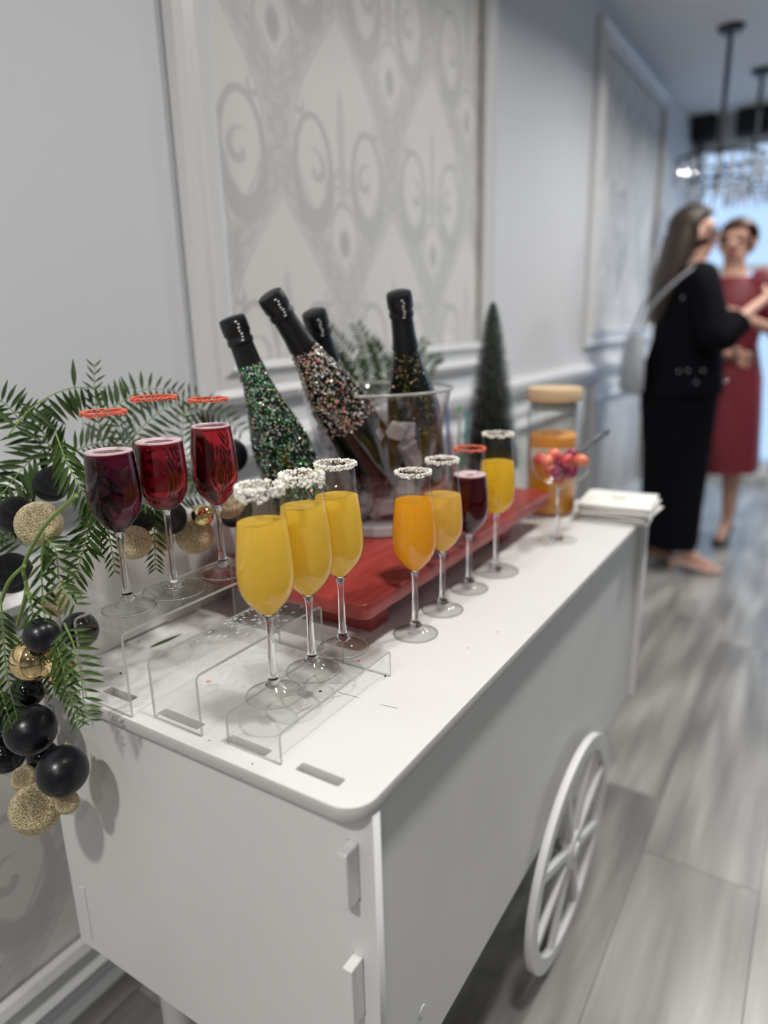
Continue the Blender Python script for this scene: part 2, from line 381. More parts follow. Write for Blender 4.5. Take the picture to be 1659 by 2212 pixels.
fp = new('side_panel', plate('side_panel', [(0.4425, zb), (1.5175, zb), (1.5175, zt), (0.4425, zt)], [], 0.0115, AX_X(-0.3215), 0.0005), MDF, cart)
bp_ = new('side_panel', plate('side_panel', [(0.4425, zb), (1.5175, zb), (1.5175, zt), (0.4425, zt)], [], 0.0115, AX_X(-0.7945), 0.0005), MDF, cart)
part('bottom_shelf', MB().box((-0.788, 0.4425, zb + 0.02), (-0.328, 1.5175, zb + 0.032)), MDF, cart)
for (pnl, x0) in ((fp, -0.327), (bp_, -0.800)):
    zs = ((0.638, 0.7000), (0.498, 0.5680)) if pnl is fp else ((0.622, 0.698), (0.327, 0.418))
    for (z0, z1) in zs:
        out = 0.411 if pnl is fp else 0.4285
        bevel(part('tab', MB().box((x0, out, z0), (x0 + 0.011, 0.4428, z1)), MDF, pnl), 0.0012)
        bevel(part('tab', MB().box((x0, 1.5172, z0), (x0 + 0.011, 1.5172 + 0.0305, z1)), MDF, pnl), 0.0012)
# screw cover on the front panel
scv = onx(912, 2183, -0.3157)
part('screw_cover', MB().lathe([(0.0001, 0.0012), (0.0065, 0.0012), (0.0075, 0)], 20, Matrix.Translation(scv) @ Matrix.Rotation(PI / 2, 4, 'Y')), MDF, fp)
# wheels
def wheel(x, side):
    n = Vector((math.cos(-0.045), 0, math.sin(-0.045) )); e1 = Vector((0, 1, 0)); e2 = n.cross(e1)
    if side < 0: n = Vector((-n.x, 0, n.z)); e2 = Vector((-e2.x, 0, e2.z))
    R, t = 0.2145, 0.013
    M = Matrix(((e1.x, e2.x, n.x, x), (e1.y, e2.y, n.y, 1.075), (e1.z, e2.z, n.z, 0.2155), (0, 0, 0, 1)))
    circ = lambda r, k=64: [(r * math.cos(2 * PI * i / k), r * math.sin(2 * PI * i / k)) for i in range(k)]
    rim = new('wheel', plate('wheel', circ(R), [circ(R - 0.030)], t, M @ Matrix.Translation((0, 0, -t / 2)), 0.001), MDF, cart); rim['label'] = 'white wheel rim cut from board'
    for k in range(8):
        a = PI / 8 + k * PI / 4
        bevel(part('spoke', MB().box((0.03, -0.0085, -t + 0.001), (R - 0.028, 0.0085, -0.001), M=M @ Matrix.Rotation(a, 4, 'Z')), MDF, rim), 0.001, 1)
    part('hub', MB().lathe([(0.0001, 0.006), (0.014, 0.006), (0.016, 0.002), (0.036, 0.0015), (0.038, -t / 2), (0.036, -t - 0.0015), (0.0001, -t - 0.0015)], 32, M), MDF, rim, True)
    part('axle', MB().lathe([(0.0001, -t - 0.001), (0.010, -t - 0.001), (0.010, -0.06), (0.0001, -0.06)], 16, M), mat('axle_grey', (0.3, 0.3, 0.3), 0.4, 0.6), rim, True)
wheel(-0.295, 1); wheel(-0.821, -1)
for (x, y) in ((-0.745, 0.52), (-0.745, 1.45)):
    part('leg', MB().lathe([(0.0001, 0), (0.021, 0), (0.023, 0.01), (0.024, zb - 0.03), (0.030, zb - 0.02), (0.030, zb + 0.0195), (0.0001, zb + 0.0195)], 24, Matrix.Translation((x, y, 0))), MDF, cart, True)
# upright rail along the back of the top, with bevelled end cheeks
rail = [(0.443, T + 0.0008), (0.52, T + 0.0008), (0.52, T + 0.004), (0.60, T + 0.004), (0.60, T + 0.0008), (1.502, T + 0.0008), (1.502, T + 0.150), (0.443, T + 0.150)]
new('back_rail', plate('back_rail', rail, [], 0.011, AX_X(-0.7675), 0.0006), MDF, cart)
cheek = [(-0.812, T + 0.0005), (-0.762, T + 0.0005), (-0.762, L2(-0.254)), (-0.768, L2(-0.254)), (-0.812, L2(-0.305))]
for y in (0.436, 1.509): new('end_cheek', plate('end_cheek', cheek, [], 0.012, AX_Y(y), 0.0006), MDF, cart)
# faint pencil strokes on the top
pm_ = mat('pencil_grey', (0.28, 0.28, 0.30), 0.7)
for (a, b_) in (((822, 1522), (858, 1530)), ((730, 1495), (775, 1507)), ((640, 1542), (676, 1523)), ((694, 1520), (712, 1508))):
    A, B = onz(*a, T + 0.0002), onz(*b_, T + 0.0002); part('pencil_mark', MB().tube([A, B], 0.00035, 4), pm_, cart)

# ------------------------------------------------------------------ clear risers
def riser(x0, x1, y0, y1, hgt, label, t=0.0032, r=0.007):
    z0 = T + 0.0002
    th = thing('acrylic_riser', label, 'riser', ((x0 + x1) / 2, (y0 + y1) / 2, z0), 'clear acrylic risers on the cart')
    path = [(y0, z0)]
    for k in range(7):
        a = PI - k * PI / 12; path.append((y0 + r + r * math.cos(a), z0 + hgt - r + r * math.sin(a)))
    for k in range(7):
        a = PI / 2 - k * PI / 12; path.append((y1 - r + r * math.cos(a), z0 + hgt - r + r * math.sin(a)))
    path.append((y1, z0))
    def inner(k):
        y, z = path[k]
        p0 = path[max(k - 1, 0)]; p1 = path[min(k + 1, len(path) - 1)]; dy, dz = p1[0] - p0[0], p1[1] - p0[1]; l = math.hypot(dy, dz)
        return (y + dz / l * t, z - dy / l * t)
    inn = [inner(k) for k in range(len(path))]; inn[0] = (y0 + t, z0); inn[-1] = (y1 - t, z0)
    m = MB(); n = len(path)
    for side in (path, inn):
        vs = [(x0, y, z) for y, z in side] + [(x1, y, z) for y, z in side]
        m.add(vs, [(k, k + 1, n + k + 1, n + k) for k in range(n - 1)])
    part('sheet', m, ACRYL, th, True)
    for x in (x0, x1):
        e = MB(); e.add([(x, y, z) for y, z in path] + [(x, y, z) for y, z in inn], [(k, k + 1, n + k + 1, n + k) for k in range(n - 1)])
        part('cut_edge', e, ACREDGE, th)['label'] = 'pale grey cut edge of the sheet'
    for (ya, yb) in ((y0, y0 + t), (y1 - t, y1)):
        part('foot_edge', MB().add([(x0, ya, z0), (x1, ya, z0), (x1, yb, z0), (x0, yb, z0)], [(0, 1, 2, 3)]), ACREDGE, th)
    return th
riser(-0.472, -0.402, 0.427, 0.629, 0.0348, 'lowest clear acrylic riser, under three sugared yellow drinks')
riser(-0.578, -0.505, 0.422, 0.632, 0.070, 'middle clear acrylic riser, empty and wet with droplets')
riser(-0.681, -0.599, 0.409, 0.655, 0.0998, 'tallest clear acrylic riser, under three red drinks')
# water droplets on the middle riser
dm = MB()
for k in range(90):
    x = random.uniform(-0.574, -0.510); y = random.gauss(0.545, 0.035); y = min(max(y, 0.435), 0.62); r = random.uniform(0.0006, 0.0017); z = T + 0.0703
    dm.lathe([(r, 0), (r * 0.85, r * 0.25), (r * 0.45, r * 0.42), (0.00005, r * 0.48)], 7, Matrix.Translation((x, y, z)) @ Matrix.Scale(random.uniform(1, 2.2), 4, (random.random(), 1, 0)))
tag(part('water_droplets', dm, SOLID, None, True), 'water droplets on the empty middle acrylic riser', 'water', kind='stuff')
# crumbs and specks on the top
cm = MB()
for (px, py, r) in ((692, 1494, 0.0022), (832, 1461, 0.0022), (261, 1455, 0.0025), (447, 1472, 0.001), (520, 1680, 0.001), (560, 1630, 0.0009), (340, 1545, 0.001), (300, 1386, 0.0012), (452, 1600, 0.001), (1075, 1365, 0.001), (273, 1415, 0.0012), (1010, 1400, 0.0009), (545, 1650, 0.0012), (380, 1620, 0.001)):
    p = onz(px, py, T + 0.0003); cm.lathe([(r, 0), (r * 0.9, r * 0.5), (0.0001, r * 0.7)], 6, Matrix.Translation(p) @ Matrix.Rotation(random.random() * 6, 4, 'Z') @ Matrix.Scale(0.5, 4, (1, 0, 0)))
tag(part('crumbs', cm, mat('crumb_dark', (0.03, 0.035, 0.02), 0.8)), 'dark crumbs and leaf bits strewn on the cart top', 'crumbs', kind='stuff')
rc = MB()
p = onz(774, 1428, T + 0.0352); rc.box(p - Vector((0.002, 0.0012, 0)), p + Vector((0.002, 0.0012, 0.0006)))
tag(part('red_flake', rc, mat('flake_red', (0.45, 0.05, 0.02), 0.5)), 'tiny red sugar flake on the lowest riser', 'flake')
# pink spot of juice
p = onz(451, 1472, T + 0.0003)
tag(part('juice_drop', MB().lathe([(0.003, 0), (0.0022, 0.0005), (0.0001, 0.0007)], 12, Matrix.Translation(p)), mat('juice_pink', (0.8, 0.35, 0.33), 0.2), None, True), 'pale pink juice drop on the cart top', 'drop')

# ------------------------------------------------------------------ red board
board = thing('serving_board', 'red stained wooden board on block feet under the ice bucket', 'board', (-0.60, 1.02, T))
BT = T + 0.070
bm_ = plate('board_top', rrect(-0.752, 0.655, -0.453, 1.335, 0.012, 4), [], 0.022, Matrix.Translation((0, 0, BT - 0.011)), 0.003); new('board_top', bm_, RED, board)
for y in (0.719, 1.165): bevel(part('foot_block', MB().box((-0.735, y, T + 0.0003), (-0.490, y + 0.044, BT - 0.022)), RED, board), 0.0015)

# ------------------------------------------------------------------ glasses
PROF_A = [(0.0067, 0.0905), (0.0123, 0.0968), (0.0215, 0.1075), (0.0262, 0.1165), (0.0286, 0.1265), (0.0292, 0.137), (0.0286, 0.150), (0.0273, 0.165), (0.0258, 0.180), (0.0240, 0.194), (0.0228, 0.207), (0.0221, 0.2178), (0.0219, 0.2245)]
STEM_A = [(0.0066, 0.0905), (0.0044, 0.0855), (0.0036, 0.078), (0.0034, 0.066), (0.0038, 0.054), (0.0043, 0.036), (0.0048, 0.023), (0.0060, 0.0185), (0.0066, 0.0160), (0.0090, 0.0128)]
FOOT_A = [(0.0090, 0.0128), (0.0120, 0.0104), (0.0150, 0.0082), (0.0185, 0.0060), (0.0230, 0.0040), (0.0285, 0.0026), (0.0302, 0.0016), (0.0300, 0.0002), (0.0270, 0.0001), (0.0120, 0.0001), (0.006, 0.0012), (0.0001, 0.0018)]
PROF_B = [(0.0055, 0.1005), (0.0130, 0.1045), (0.0215, 0.1125), (0.0268, 0.123), (0.0288, 0.137), (0.0290, 0.150), (0.0282, 0.166), (0.0270, 0.182), (0.0256, 0.200), (0.0243, 0.218), (0.0237, 0.2335)]
STEM_B = [(0.0055, 0.1005), (0.0042, 0.097), (0.0037, 0.085), (0.0036, 0.060), (0.0037, 0.030), (0.0044, 0.012), (0.0062, 0.0085), (0.0088, 0.0060), (0.0115, 0.0048)]
FOOT_B = [(0.0115, 0.0048), (0.022, 0.0030), (0.034, 0.0020), (0.0385, 0.0014), (0.0383, 0.0002), (0.034, 0.0001), (0.0115, 0.0001)]
def interp(prof, z):
    for (r0, z0), (r1, z1) in zip(prof, prof[1:]):
        if z0 <= z <= z1: return r0 + (r1 - r0) * (z - z0) / (z1 - z0)
    return prof[-1][0]
MESH = {}
for K, pr_, st, ft in (('A', PROF_A, STEM_A, FOOT_A), ('B', PROF_B, STEM_B, FOOT_B)):
    bowl = MB().lathe(pr_, 48); bowl.lathe([(pr_[-1][0], pr_[-1][1]), (pr_[-1][0] - 0.0005, pr_[-1][1] + 0.0004), (pr_[-1][0] - 0.0010, pr_[-1][1])], 48)
    MESH[K, 'bowl'] = bowl.mesh('bowl', True)
    MESH[K, 'stem'] = MB().lathe([(0.0001, st[0][1] - 0.0004)] + st + [(st[-1][0] * 0.6, max(st[-1][1] - 0.004, 0.0010)), (0.0001, max(st[-1][1] - 0.006, 0.0008))], 32).mesh('stem', True)
    MESH[K, 'foot'] = MB().lathe(ft, 48).mesh('foot', True)
    fr = max(q[0] for q in ft)
    MESH[K, 'foot_rim'] = MB().lathe([(fr - 0.0006 + 0.0009 * math.cos(a), 0.0011 + 0.0009 * math.sin(a)) for a in [k * PI / 5 for k in range(11)]], 48).mesh('foot_rim', True)
def liquid(K, lev, col, name, kind):
    pr_ = PROF_A if K == 'A' else PROF_B
    q = [(0.0001, pr_[0][1] + 0.0012), (pr_[0][0] - 0.0012, pr_[0][1] + 0.0016)]
    q += [(r - 0.0008, z) for r, z in pr_[1:] if z < lev - 0.003]
    rl = interp(pr_, lev) - 0.0008
    q += [(rl, lev + 0.0004), (rl - 0.0012, lev - 0.0002), (rl * 0.5, lev - 0.0004), (0.0001, lev - 0.0004)]
    return MB().lathe(q, 48).mesh('drink', True)
def juice(name, c, back=0.68):
    m = mat(name, c, 0.12, IOR=1.33); nt, N, L, b = nodes(m)
    tl = N.new('ShaderNodeBsdfTranslucent'); tl.inputs[0].default_value = (*c, 1); mx = N.new('ShaderNodeMixShader'); mx.inputs[0].default_value = back
    out = [n for n in N if n.type == 'OUTPUT_MATERIAL'][0]; L.new(b.outputs[0], mx.inputs[1]); L.new(tl.outputs[0], mx.inputs[2]); L.new(mx.outputs[0], out.inputs[0])
    return m
J_Y = juice('yellow_mimosa', (1.0, 0.765, 0.15)); J_O = juice('orange_mimosa', (1.0, 0.60, 0.04)); J_P = juice('pale_amber_mimosa', (0.98, 0.72, 0.20)); J_YF = juice('bright_yellow_mimosa', (1.0, 0.74, 0.08))
def redj(name, c): return mat(name, c, 0.02, Transmission_Weight=0.97, IOR=1.20)
R_D = redj('dark_berry', (0.10, 0.003, 0.022)); R_M = redj('deep_red', (0.24, 0.006, 0.016)); R_L = redj('clear_red', (0.42, 0.02, 0.03)); R_P = redj('purple_berry', (0.10, 0.002, 0.022))
FOAM = mat('pink_foam', (0.84, 0.58, 0.62), 0.7, Subsurface_Weight=0.2); bump(FOAM, 400, 0.6, 0.001)
SUGAR = mat('white_sugar', (0.95, 0.93, 0.85), 0.3, Subsurface_Weight=0.0)
CORAL = mat('coral_sugar', (0.85, 0.20, 0.12), 0.6)
def sugar_mesh(R, z, n, smin, smax, drop, flake=None, seed=1):
    rg = random.Random(seed); m = MB()
    for k in range(n):
        a = rg.random() * 2 * PI; s = rg.uniform(smin, smax)
        clump = 0.55 + 0.45 * math.sin(a * 3 + seed) * math.sin(a * 5 + seed * 2)
        zz = z + 0.0012 - (rg.random() ** 1.5) * drop * (0.45 + 0.55 * clump); rr = R + rg.choice((1, 1, 1, -1)) * rg.uniform(0.0002, 0.0016)
        M = Matrix.Translation((rr * math.cos(a), rr * math.sin(a), zz)) @ Matrix.Rotation(rg.random() * 6, 4, (rg.random() - .5, rg.random() - .5, rg.random() + .01))
        m.box((-s / 2, -s / 2 * rg.uniform(.6, 1), -s / 2), (s / 2, s / 2, s / 2 * rg.uniform(.6, 1)), M=M)
    return m.mesh('sugar_rim')
def flute(base, z0, K, lev, lm, label, rim, foam=0, group=None, seed=1):
    p = onz(*base, z0); H_ = (PROF_A if K == 'A' else PROF_B)[-1]
    t = thing('champagne_flute', label, 'glass', (p.x, p.y, z0 + 0.0003), group or 'filled flutes on the cart')
    for nm, m in (('bowl', GLASS), ('stem', SOLID), ('foot', FOOTGL), ('foot_rim', SOLID)): new(nm, MESH[K, nm], m, t, None, False)
    d = new('drink', liquid(K, lev, None, None, None), lm, t, None, False)
    if rim == 'sugar': sm, mm = sugar_mesh(H_[0], H_[1], 430, 0.0012, 0.0030, 0.015, seed=seed), SUGAR
    elif rim == 'fine': sm, mm = sugar_mesh(H_[0], H_[1], 420, 0.0010, 0.0022, 0.006, seed=seed), SUGAR
    else: sm, mm = sugar_mesh(H_[0], H_[1], 650, 0.0008, 0.0016, 0.005, seed=seed), CORAL
    s = new('sugar_rim', sm, mm, t, 'stuff', False); s['label'] = 'white sugar crystals on the rim' if mm is SUGAR else 'coral sugar on the rim'
    if foam:
        rl = interp(PROF_A if K == 'A' else PROF_B, lev) - 0.0009
        q = [(rl - foam, lev - 0.0002), (rl - foam * 0.85, lev + 0.0016), (rl - foam * 0.4, lev + 0.0026), (rl - 0.0002, lev + 0.0020), (rl, lev - 0.0032), (rl - 0.0005, lev - 0.0034)]
        if foam > rl * 0.98: q[0] = (0.0001, lev)
        part('foam', MB().lathe(q, 40), FOAM, t, True, None, False)['label'] = 'ring of pale pink foam'
    return t
ZL, ZH = T + 0.0352, T + 0.1002
flute((593.3, 1501), ZL, 'A', 0.1886, J_Y, 'yellow mimosa flute with chunky sugar, standing at the near end of the lowest riser', 'sugar', seed=3)
flute((675.8, 1449), ZL, 'A', 0.1904, J_Y, 'yellow mimosa flute with chunky sugar, second on the lowest riser, between two others', 'sugar', seed=5)
flute((741.8, 1400.4), ZL, 'A', 0.1869, J_Y, 'yellow mimosa flute with even sugar rim, at the far end of the lowest riser', 'fine', seed=8)
flute((897.9, 1368.7), T, 'A', 0.1874, J_O, 'cloudy bright orange mimosa flute with sugared rim beside the red board', 'fine', seed=9)
flute((956.3, 1317.7), T, 'A', 0.1741, J_P, 'pale amber mimosa flute standing between the orange and the purple-red drinks', 'fine', seed=11)
flute((1013, 1271.5), T, 'A', 0.1835, R_P, 'purple-red drink with pink foam and coral rim beside the red board', 'coral', foam=0.017, seed=12)
flute((1070.6, 1233.5), T, 'B', 0.1876, J_YF, 'bright yellow mimosa in a flute with a wide flat foot, past the purple-red drink', 'fine', seed=14)
flute((279.5, 1313.8), ZH, 'A', 0.181, R_D, 'dark berry drink with pink foam ring at the near end of the tallest riser', 'coral', foam=0.0075, seed=15)
flute((378.7, 1275), ZH, 'B', 0.1825, R_M, 'deep red drink with thick pink foam in a wide-footed flute on the tallest riser', 'coral', foam=0.0095, seed=16)
flute((484, 1238), ZH, 'A', 0.1909, R_L, 'clear red drink almost without foam at the far end of the tallest riser', 'coral', foam=0.0035, seed=17)

# ------------------------------------------------------------------ ice buckets and bottles
CLEARV = thin_clear('clear_bucket_wall', (0.95, 0.94, 0.95), 0.03, 0.05, 0.7)
BASEG = mat('frosted_base', (0.42, 0.41, 0.42), 0.35)
BX, BY = -0.635, 0.97
bk = thing('ice_bucket', 'large clear flared ice bucket holding three bottles on the red board', 'bucket', (BX, BY, BT))
def tz(z): return Matrix.Translation((BX, BY, z))
part('bucket_wall', MB().lathe([(0.080, 0.018), (0.086, 0.05), (0.100, 0.12), (0.115, 0.19), (0.124, 0.23), (0.128, 0.234), (0.127, 0.236), (0.122, 0.233), (0.113, 0.19), (0.098, 0.12), (0.084, 0.05), (0.078, 0.02)], 48, tz(BT)), CLEARV, bk, True)
part('bucket_base', MB().lathe([(0.0001, 0.0003), (0.078, 0.0003), (0.081, 0.002), (0.0815, 0.017), (0.079, 0.019), (0.0001, 0.019)], 48, tz(BT)), BASEG, bk, True)
part('bucket_rim', MB().lathe([(0.1265 + 0.0025 * math.cos(a), 0.2345 + 0.0025 * math.sin(a)) for a in [k * PI / 5 for k in range(11)]], 48, tz(BT)), ACREDGE, bk, True)
VX, VY = -0.650, 0.800
vk = thing('wine_cooler', 'small clear straight-sided cooler holding the green-glittered bottle', 'cooler', (VX, VY, BT))
part('cooler_wall', MB().lathe([(0.062, 0.010), (0.064, 0.10), (0.0645, 0.112), (0.0655, 0.113), (0.0665, 0.112), (0.066, 0.10), (0.064, 0.008)], 44, Matrix.Translation((VX, VY, BT))), CLEARV, vk, True)
part('cooler_base', MB().lathe([(0.0001, 0.0003), (0.064, 0.0003), (0.068, 0.003), (0.066, 0.009), (0.0001, 0.010)], 44, Matrix.Translation((VX, VY, BT))), ACREDGE, vk, True)

BOTTLE = mat('black_green_glass', (0.004, 0.007, 0.004), 0.06, Coat_Weight=0.4)
FOIL = mat('black_foil', (0.010, 0.010, 0.013), 0.33, 0.1)
GLIT = vcol_mat('glitter_flakes', 0.3, 0.3)
PRINT = mat('white_print', (0.75, 0.75, 0.75), 0.5)
BPROF = [(0.030, 0.004), (0.040, 0.0), (0.0435, 0.004), (0.0445, 0.012), (0.0445, 0.120), (0.0435, 0.138), (0.0405, 0.156), (0.0355, 0.175), (0.0295, 0.197), (0.0240, 0.219), (0.0198, 0.240), (0.0172, 0.260), (0.0160, 0.278), (0.0158, 0.29)]
def br(z):
    return interp(BPROF[1:], z)
def bottle(base, cappx, label, glit, seed, g0, g1, n, thin=1.0):
    base = Vector(base); d = ray(*cappx).normalized(); t = (base - CP).dot(d); top = CP + d * t
    ax = top - base; L = 0.33
    if ax.length < L:                       # lean a little along the line of sight to reach full length
        top = top + d * (-math.sqrt(L * L - ax.length ** 2)); ax = top - base
    sc = ax.length / L; ax.normalize()
    xx = ax.cross(Vector((0, 1, 0))).normalized(); yy = ax.cross(xx)
    M = Matrix(((xx.x, yy.x, ax.x, base.x), (xx.y, yy.y, ax.y, base.y), (xx.z, yy.z, ax.z, base.z), (0, 0, 0, 1))) @ Matrix.Diagonal((1, 1, sc, 1))
    th = thing('champagne_bottle', label, 'bottle', base, 'black bottles on ice')
    part('bottle_glass', MB().lathe([(0.0001, 0.012)] + BPROF + [(0.0001, 0.29)], 40, M), BOTTLE, th, True)
    fo = part('foil', MB().lathe([(0.0205, 0.243), (0.0181, 0.262), (0.0170, 0.285), (0.0168, 0.291), (0.0186, 0.2925), (0.0190, 0.298), (0.0176, 0.3005), (0.0178, 0.3045), (0.0195, 0.307), (0.0196, 0.322), (0.0186, 0.328), (0.014, 0.330), (0.0001, 0.331)], 32, M), FOIL, th, True)
    cv = M.inverted() @ CP; a0 = math.atan2(cv.y, cv.x)
    pr_ = MB()
    for k in range(7):                      # worn strokes of print on the foil
        z = 0.297 + k * 0.0042; a = a0 + 0.18 + (k % 3) * 0.05; rr = 0.0199
        pr_.box((rr * 0 - 0.0002, -0.0020 + (k % 2) * 0.001, -0.0011), (0.0003, 0.0016, 0.0011), M=M @ Matrix.Rotation(a, 4, 'Z') @ Matrix.Translation((rr, 0, z)))
    part('foil_print', pr_, PRINT, fo, kind='stuff')
    rg = random.Random(seed); gm = MB()
    for k in range(n):
        z = g0 + (g1 - g0) * (rg.random() ** thin); a = a0 + rg.gauss(0, 1.1); r = (br(z) if z < 0.243 else 0.0207 - (z - 0.243) * 0.1) + 0.0004
        s = rg.uniform(0.0006, 0.0017) * (1.35 if glit is GP else 1)
        Q = M @ Matrix.Rotation(a, 4, 'Z') @ Matrix.Translation((r, 0, z)) @ Matrix.Rotation(rg.gauss(0, 0.5), 4, 'Y') @ Matrix.Rotation(rg.gauss(0, 0.5), 4, 'Z')
        gm.add([Q @ Vector((0, s * math.cos(b), s * math.sin(b))) for b in (0.3, 1.9, 3.4, 5.0)], [(0, 1, 2, 3)], rg.choice(glit))
    part('glitter', gm, GLIT, th, kind='stuff')['label'] = 'scattered glitter flakes stuck on the glass'
    return th, M, a0
GG = [(0.10, 0.55, 0.14), (0.16, 0.75, 0.22), (0.5, 0.85, 0.55), (0.75, 0.78, 0.85), (0.45, 0.45, 0.62), (0.9, 0.92, 0.95), (0.05, 0.30, 0.08), (0.8, 0.5, 0.2)]
GP = [(1.0, 0.98, 0.96), (1.0, 0.98, 0.96), (0.95, 0.28, 0.26), (0.85, 0.45, 0.4), (0.85, 0.68, 0.32), (0.95, 0.95, 0.95), (0.35, 0.5, 0.35), (0.8, 0.8, 0.8)]
bottle((-0.650, 0.805, BT + 0.028), (499, 684), 'bottle covered in green and silver glitter, standing in the small clear cooler', GG, 21, 0.05, 0.262, 2600)
b2 = ony(822, 1016, 0.93)
t2, M2, a2 = bottle(b2, (580, 634), 'strongly tilted bottle with red, white and gold glitter shoulders in the large bucket', GP, 22, 0.105, 0.238, 1300, 1.0)
st_ = part('sticker', MB().box((0, -0.006, -0.0085), (0.0004, 0.006, 0.0085), M=M2 @ Matrix.Rotation(a2 + 0.72, 4, 'Z') @ Matrix.Translation((0.0447, 0, 0.072))), mat('sticker_grey', (0.30, 0.31, 0.31), 0.5), t2)
sl = MB()
for k in range(4): sl.box((0.0004, -0.004, -0.006 + k * 0.0035), (0.0006, 0.004, -0.005 + k * 0.0035), M=M2 @ Matrix.Rotation(a2 + 0.72, 4, 'Z') @ Matrix.Translation((0.0447, 0, 0.072)))
part('sticker_print', sl, mat('print_dark', (0.05, 0.05, 0.05), 0.6), st_, kind='stuff')
bottle((-0.690, 1.000, BT + 0.06), (677, 672), 'dark bottle standing behind the strongly tilted one, only its neck clear of it', GP, 23, 0.14, 0.25, 260)
bottle((-0.585, 1.030, BT + 0.075), (861, 630), 'nearly upright bottle with a few gold flakes at the far side of the bucket', [(0.6, 0.5, 0.1), (0.35, 0.45, 0.1), (0.8, 0.75, 0.5), (0.8, 0.4, 0.35)], 24, 0.10, 0.24, 260)
# ice
ICE = mat('melting_ice', (0.86, 0.84, 0.86), 0.15, Transmission_Weight=0.6, IOR=1.31)
bmI = bmesh.new(); bmesh.ops.create_cube(bmI, size=1.0)
for v in bmI.verts: v.co += Vector((random.uniform(-.08, .08), random.uniform(-.08, .08), random.uniform(-.08, .08)))
bmesh.ops.bevel(bmI, geom=list(bmI.edges), offset=0.09, segments=1, affect='EDGES')
iceM = bpy.data.meshes.new('ice_cube'); bmI.to_mesh(iceM); bmI.free(); iceM.materials.append(ICE)
for f_ in iceM.polygons: f_.use_smooth = False
axes = [(o.location.copy(), o) for o in bpy.data.objects if o.name.startswith('champagne_bottle')]
rg = random.Random(5); placed = []
segs = []
for o in bpy.data.objects:
    if o.name.startswith('bottle_glass'):
        vs = o.data.vertices; n_ = 40
        segs.append((sum((vs[k].co for k in range(n_)), Vector()) / n_, sum((vs[len(vs) - 1 - k].co for k in range(n_)), Vector()) / n_))
def clear_of(p, rad):
    for a, b_ in segs:
        u = max(0, min(1, (p - a).dot(b_ - a) / (b_ - a).length_squared)); q = a + (b_ - a) * u
        if (p - q).length < rad + (0.045 if u < 0.5 else 0.03): return False
    return all((p - q).length > 0.021 for q in placed)
for (cx, cy, z0, z1, r0, r1, num, lb, gp) in ((BX, BY, BT + 0.034, BT + 0.185, 0.064, 0.096, 130, 'ice cube in the large clear bucket around the bottles', 'ice cubes in the large bucket'), (VX, VY, BT + 0.025, BT + 0.06, 0.046, 0.046, 8, 'ice cube in the small clear cooler', 'ice cubes in the small cooler')):
    k = 0; tries = 0
    while k < num and tries < 6000:
        tries += 1; z = z0 + (z1 - z0) * (tries % 600) / 600; a = rg.random() * 2 * PI; r = (r0 + (r1 - r0) * (z - z0) / max(z1 - z0, 1e-6)) * math.sqrt(rg.random())
        p = Vector((cx + r * math.cos(a), cy + r * math.sin(a), z))
        if not clear_of(p, 0.010): continue
        placed.append(p); k += 1; o = new('ice_cube', iceM, ICE, None); o.location = p; s_ = rg.uniform(0.020, 0.026); o.scale = (s_, s_, s_ * rg.uniform(.8, 1)); o.rotation_euler = (rg.random() * 6, rg.random() * 6, rg.random() * 6)
        tag(o, lb, 'ice cube', gp)

# ------------------------------------------------------------------ straws in a tumbler, tree, jar, coupe, napkins
p = onz(985, 1052, BT); tb = thing('tumbler', 'clear tumbler with coloured straws standing on the far end of the red board', 'glass', (p.x, p.y, BT))
part('tumbler_wall', MB().lathe([(0.026, 0.006), (0.031, 0.10), (0.032, 0.102), (0.030, 0.10), (0.0250, 0.008)], 32, Matrix.Translation((p.x, p.y, BT))), CLEARV, tb, True)
part('tumbler_base', MB().lathe([(0.0001, 0.0003), (0.026, 0.0003), (0.0265, 0.007), (0.0001, 0.007)], 32, Matrix.Translation((p.x, p.y, BT))), ACREDGE, tb, True)
for k, (c, lb) in enumerate((((0.02, 0.35, 0.33), 'teal paper straw in the clear tumbler'), ((0.10, 0.42, 0.12), 'green paper straw in the clear tumbler'), ((0.65, 0.28, 0.05), 'orange paper straw in the clear tumbler'), ((0.05, 0.16, 0.42), 'blue paper straw in the clear tumbler'), ((0.62, 0.62, 0.62), 'silver paper straw in the clear tumbler'))):
    a = k * 1.26; b0 = Vector((p.x + 0.012 * math.cos(a), p.y + 0.012 * math.sin(a), BT + 0.0085)); b1 = Vector((p.x + 0.024 * math.cos(a + .5), p.y + 0.024 * math.sin(a + .5), BT + 0.16 + 0.01 * (k % 2)))
    tag(part('paper_straw', MB().tube([b0, b1], 0.003, 10), mat('straw_%d' % k, c, 0.5), None, True), lb, 'straw', 'straws in the tumbler')
